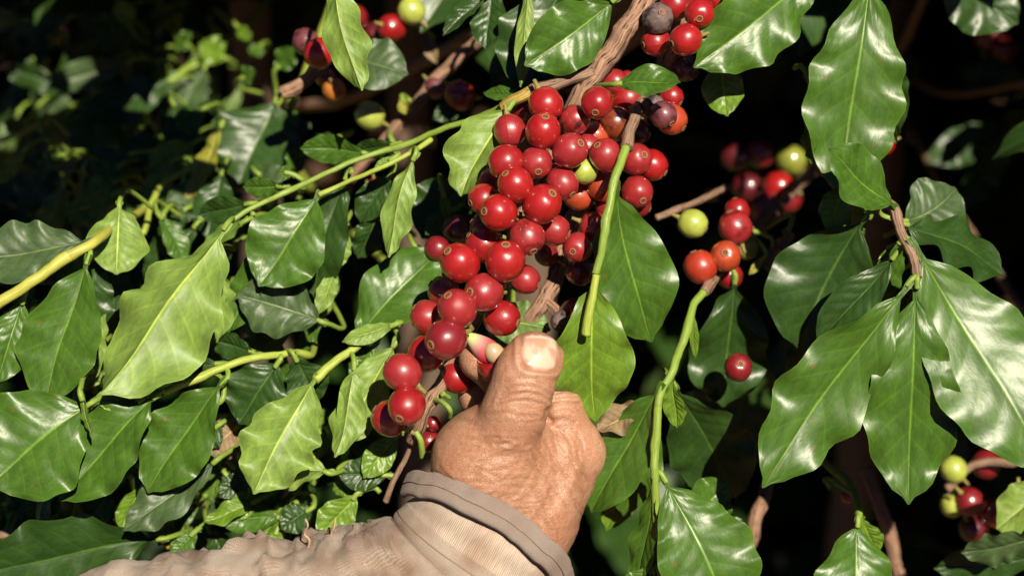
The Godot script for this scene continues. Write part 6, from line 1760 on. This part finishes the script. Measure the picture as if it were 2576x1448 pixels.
	{"a": 0.15, "w": 0.50, "lo": Vector2(-1.6, -9.0), "hi": Vector2(6.7, -4.4), "p": [Vector2(0.40, -6.53), Vector2(2.42, -6.98), Vector2(4.75, -6.40)]},
	{"a": 0.14, "w": 0.50, "lo": Vector2(-14.3, -13.7), "hi": Vector2(-6.0, -9.6), "p": [Vector2(-12.33, -11.63), Vector2(-10.50, -11.66), Vector2(-7.96, -11.74)]},
	{"a": 0.20, "w": 0.50, "lo": Vector2(-21.6, -36.7), "hi": Vector2(-8.5, -32.1), "p": [Vector2(-19.55, -34.06), Vector2(-14.78, -34.32), Vector2(-10.48, -34.66)]},
	{"a": 0.19, "w": 0.50, "lo": Vector2(18.8, -11.4), "hi": Vector2(25.3, -2.8), "p": [Vector2(20.84, -4.80), Vector2(22.36, -6.62), Vector2(23.25, -9.36)]},
	{"a": 0.16, "w": 0.50, "lo": Vector2(-12.1, -5.9), "hi": Vector2(-4.2, -1.7), "p": [Vector2(-10.09, -3.93), Vector2(-7.52, -3.75), Vector2(-6.23, -3.94)]},
	{"a": 0.20, "w": 0.50, "lo": Vector2(-9.6, -21.0), "hi": Vector2(2.3, -16.6), "p": [Vector2(-7.58, -18.81), Vector2(-4.12, -18.57), Vector2(0.26, -19.03)]},
	{"a": 0.24, "w": 0.50, "lo": Vector2(7.5, -39.5), "hi": Vector2(14.4, -30.3), "p": [Vector2(9.53, -32.26), Vector2(10.29, -34.30), Vector2(12.39, -37.53)]},
	{"a": 0.24, "w": 0.50, "lo": Vector2(10.9, -21.3), "hi": Vector2(19.7, -12.6), "p": [Vector2(12.90, -14.62), Vector2(15.33, -16.76), Vector2(17.71, -19.31)]},
	{"a": 0.23, "w": 0.50, "lo": Vector2(-17.6, -8.5), "hi": Vector2(-7.5, -2.5), "p": [Vector2(-15.55, -4.54), Vector2(-13.12, -5.15), Vector2(-9.47, -6.45)]},
	{"a": 0.16, "w": 0.50, "lo": Vector2(-18.7, -18.7), "hi": Vector2(-9.8, -13.9), "p": [Vector2(-16.73, -16.71), Vector2(-14.53, -15.92), Vector2(-11.81, -16.35)]},
	{"a": 0.16, "w": 0.50, "lo": Vector2(-20.0, -38.0), "hi": Vector2(-9.6, -33.4), "p": [Vector2(-18.03, -36.01), Vector2(-14.75, -35.39), Vector2(-11.55, -35.89)]},
	{"a": 0.18, "w": 0.50, "lo": Vector2(-10.0, -9.4), "hi": Vector2(2.9, -4.1), "p": [Vector2(-8.03, -6.10), Vector2(-3.10, -6.36), Vector2(0.87, -7.39)]},
	{"a": 0.15, "w": 0.50, "lo": Vector2(-21.0, -23.7), "hi": Vector2(-10.2, -18.9), "p": [Vector2(-19.02, -20.93), Vector2(-15.44, -21.65), Vector2(-12.21, -21.75)]},
	{"a": 0.13, "w": 0.50, "lo": Vector2(16.4, -19.0), "hi": Vector2(25.1, -8.0), "p": [Vector2(18.37, -10.01), Vector2(20.21, -13.24), Vector2(23.10, -16.97)]},
	{"a": 0.12, "w": 0.50, "lo": Vector2(-17.3, -31.9), "hi": Vector2(-8.2, -26.5), "p": [Vector2(-15.31, -28.51), Vector2(-13.33, -28.87), Vector2(-10.21, -29.91)]},
	{"a": 0.11, "w": 0.50, "lo": Vector2(-17.3, -20.0), "hi": Vector2(-8.5, -15.0), "p": [Vector2(-15.30, -17.20), Vector2(-12.63, -16.98), Vector2(-10.49, -17.97)]},
	{"a": 0.16, "w": 0.50, "lo": Vector2(-12.2, -15.1), "hi": Vector2(-4.2, -10.6), "p": [Vector2(-10.19, -12.63), Vector2(-8.46, -13.10), Vector2(-6.22, -12.90)]},
	{"a": 0.18, "w": 0.50, "lo": Vector2(2.4, -38.9), "hi": Vector2(10.1, -27.9), "p": [Vector2(4.35, -29.87), Vector2(6.17, -33.82), Vector2(8.15, -36.92)]},
	{"a": 0.14, "w": 0.50, "lo": Vector2(6.6, -40.8), "hi": Vector2(14.0, -29.9), "p": [Vector2(8.59, -31.95), Vector2(10.70, -35.22), Vector2(11.97, -38.81)]},
	{"a": 0.19, "w": 0.50, "lo": Vector2(-15.5, -7.4), "hi": Vector2(-6.5, -2.7), "p": [Vector2(-13.52, -5.38), Vector2(-11.32, -4.73), Vector2(-8.54, -5.26)]},
	{"a": 0.12, "w": 0.50, "lo": Vector2(11.3, -25.2), "hi": Vector2(18.0, -18.7), "p": [Vector2(13.35, -20.66), Vector2(14.49, -22.42), Vector2(16.01, -23.21)]},
	{"a": 0.15, "w": 0.50, "lo": Vector2(18.3, -28.1), "hi": Vector2(26.1, -19.5), "p": [Vector2(20.26, -21.51), Vector2(21.97, -23.13), Vector2(24.15, -26.07)]},
	{"a": 0.17, "w": 0.50, "lo": Vector2(4.5, -34.8), "hi": Vector2(10.3, -27.3), "p": [Vector2(6.52, -29.28), Vector2(6.95, -31.34), Vector2(8.27, -32.83)]},
	{"a": 0.14, "w": 0.50, "lo": Vector2(-2.2, -37.4), "hi": Vector2(5.8, -32.3), "p": [Vector2(-0.19, -34.31), Vector2(2.35, -34.78), Vector2(3.77, -35.35)]},
	{"a": 0.17, "w": 0.50, "lo": Vector2(-5.1, -21.1), "hi": Vector2(7.7, -14.9), "p": [Vector2(-3.10, -16.92), Vector2(1.94, -18.15), Vector2(5.71, -19.12)]},
	{"a": 0.24, "w": 0.50, "lo": Vector2(-16.0, -32.8), "hi": Vector2(-8.3, -28.5), "p": [Vector2(-13.96, -30.46), Vector2(-12.75, -30.73), Vector2(-10.27, -30.79)]},
	{"a": 0.14, "w": 0.50, "lo": Vector2(-1.1, -35.1), "hi": Vector2(7.6, -30.7), "p": [Vector2(0.90, -32.73), Vector2(2.84, -33.00), Vector2(5.58, -33.09)]},
	{"a": 0.13, "w": 0.50, "lo": Vector2(-6.6, -31.0), "hi": Vector2(2.9, -26.5), "p": [Vector2(-4.59, -28.47), Vector2(-1.18, -28.95), Vector2(0.93, -28.52)]},
	{"a": 0.22, "w": 0.50, "lo": Vector2(14.9, -27.7), "hi": Vector2(21.4, -20.3), "p": [Vector2(16.93, -22.27), Vector2(18.16, -23.37), Vector2(19.41, -25.73)]},
	{"a": 0.13, "w": 0.50, "lo": Vector2(-15.8, -9.4), "hi": Vector2(-3.1, -3.4), "p": [Vector2(-13.76, -5.45), Vector2(-9.04, -6.19), Vector2(-5.12, -7.41)]},
	{"a": 0.15, "w": 0.50, "lo": Vector2(7.4, -37.9), "hi": Vector2(15.4, -26.7), "p": [Vector2(9.38, -28.68), Vector2(10.73, -32.30), Vector2(13.41, -35.88)]},
	{"a": 0.10, "w": 0.50, "lo": Vector2(3.9, -13.5), "hi": Vector2(11.0, -5.2), "p": [Vector2(5.93, -7.19), Vector2(7.24, -9.18), Vector2(9.05, -11.49)]},
	{"a": 0.21, "w": 0.50, "lo": Vector2(-3.7, -29.2), "hi": Vector2(9.7, -24.5), "p": [Vector2(-1.66, -26.51), Vector2(3.58, -27.14), Vector2(7.67, -27.25)]},
	{"a": 0.18, "w": 0.50, "lo": Vector2(7.7, -25.8), "hi": Vector2(14.0, -16.7), "p": [Vector2(9.74, -18.69), Vector2(11.12, -21.27), Vector2(12.02, -23.79)]},
	{"a": 0.18, "w": 0.50, "lo": Vector2(-9.6, -8.0), "hi": Vector2(-0.0, -3.6), "p": [Vector2(-7.56, -5.89), Vector2(-4.43, -6.01), Vector2(-2.02, -5.55)]},
	{"a": 0.11, "w": 0.50, "lo": Vector2(-9.7, -36.7), "hi": Vector2(2.0, -32.4), "p": [Vector2(-7.74, -34.42), Vector2(-3.53, -34.75), Vector2(0.00, -34.61)]},
	{"a": 0.20, "w": 0.50, "lo": Vector2(18.6, -39.2), "hi": Vector2(26.5, -27.7), "p": [Vector2(20.57, -29.66), Vector2(22.67, -33.04), Vector2(24.46, -37.20)]},
	{"a": 0.18, "w": 0.50, "lo": Vector2(-0.4, -39.0), "hi": Vector2(9.7, -27.8), "p": [Vector2(1.65, -29.84), Vector2(4.51, -32.72), Vector2(7.66, -36.96)]},
	{"a": 0.23, "w": 0.50, "lo": Vector2(-6.8, -12.0), "hi": Vector2(5.9, -6.3), "p": [Vector2(-4.83, -8.26), Vector2(-0.33, -8.96), Vector2(3.86, -9.97)]},
	{"a": 0.15, "w": 0.50, "lo": Vector2(-17.7, -29.0), "hi": Vector2(-6.1, -23.8), "p": [Vector2(-15.72, -25.81), Vector2(-11.38, -26.00), Vector2(-8.07, -26.96)]},
	{"a": 0.12, "w": 0.50, "lo": Vector2(-10.3, -14.9), "hi": Vector2(2.4, -9.4), "p": [Vector2(-8.27, -11.35), Vector2(-3.74, -12.50), Vector2(0.43, -12.93)]},
	{"a": 0.22, "w": 0.50, "lo": Vector2(-13.4, -7.9), "hi": Vector2(-1.0, -2.6), "p": [Vector2(-11.37, -4.56), Vector2(-6.89, -5.10), Vector2(-3.03, -5.86)]},
	{"a": 0.14, "w": 0.50, "lo": Vector2(-3.5, -23.8), "hi": Vector2(5.4, -18.2), "p": [Vector2(-1.54, -20.18), Vector2(1.09, -21.60), Vector2(3.43, -21.76)]},
	{"a": 0.18, "w": 0.50, "lo": Vector2(-14.1, -6.3), "hi": Vector2(-3.3, -1.7), "p": [Vector2(-12.12, -4.28), Vector2(-9.15, -3.70), Vector2(-5.32, -3.96)]},
	{"a": 0.11, "w": 0.50, "lo": Vector2(4.0, -30.4), "hi": Vector2(11.6, -19.5), "p": [Vector2(6.02, -21.47), Vector2(7.79, -25.40), Vector2(9.60, -28.43)]},
	{"a": 0.23, "w": 0.50, "lo": Vector2(19.1, -19.2), "hi": Vector2(25.9, -8.5), "p": [Vector2(21.12, -10.49), Vector2(22.16, -14.13), Vector2(23.94, -17.23)]},
]
var NAIL := [Vector3(6.95, 24.10, 30.00), Vector3(0.10, 1.00, -0.10), Vector3(0.12, 0.16, 1.00), 13.8, 13.0]
var SLEEVE := [Vector3(-13.23, -44.62, 8.00), Vector3(-21.10, -55.86, 8.00), Vector3(-35.04, -68.54, 10.00), Vector3(-61.23, -83.06, 14.00), Vector3(-96.74, -95.02, 18.00), Vector3(-137.24, -104.61, 22.00), Vector3(-176.56, -121.37, 28.00)]
var SLEEVE_R := [29.5, 33.0, 37.0, 42.0, 47.0, 50.0, 54.0]
var CUFF_AXIS := Vector3(0.50, 0.76, -0.40)
const CUFF_FROM := 92.0
const CUFF_TO := -200.0
var PICKED_AT := [-6.6,1188,27.9]
var THREADS := [[Vector3(-72.00, -43.63, 26.00), Vector3(-70.94, -39.65, 28.00), Vector3(-72.57, -37.47, 28.00), Vector3(-71.24, -34.48, 30.00), Vector3(-72.05, -32.18, 30.00)], [Vector3(-63.28, -41.31, 26.00), Vector3(-63.61, -37.88, 28.00), Vector3(-62.31, -34.88, 30.00), Vector3(-61.91, -31.90, 30.00)]]
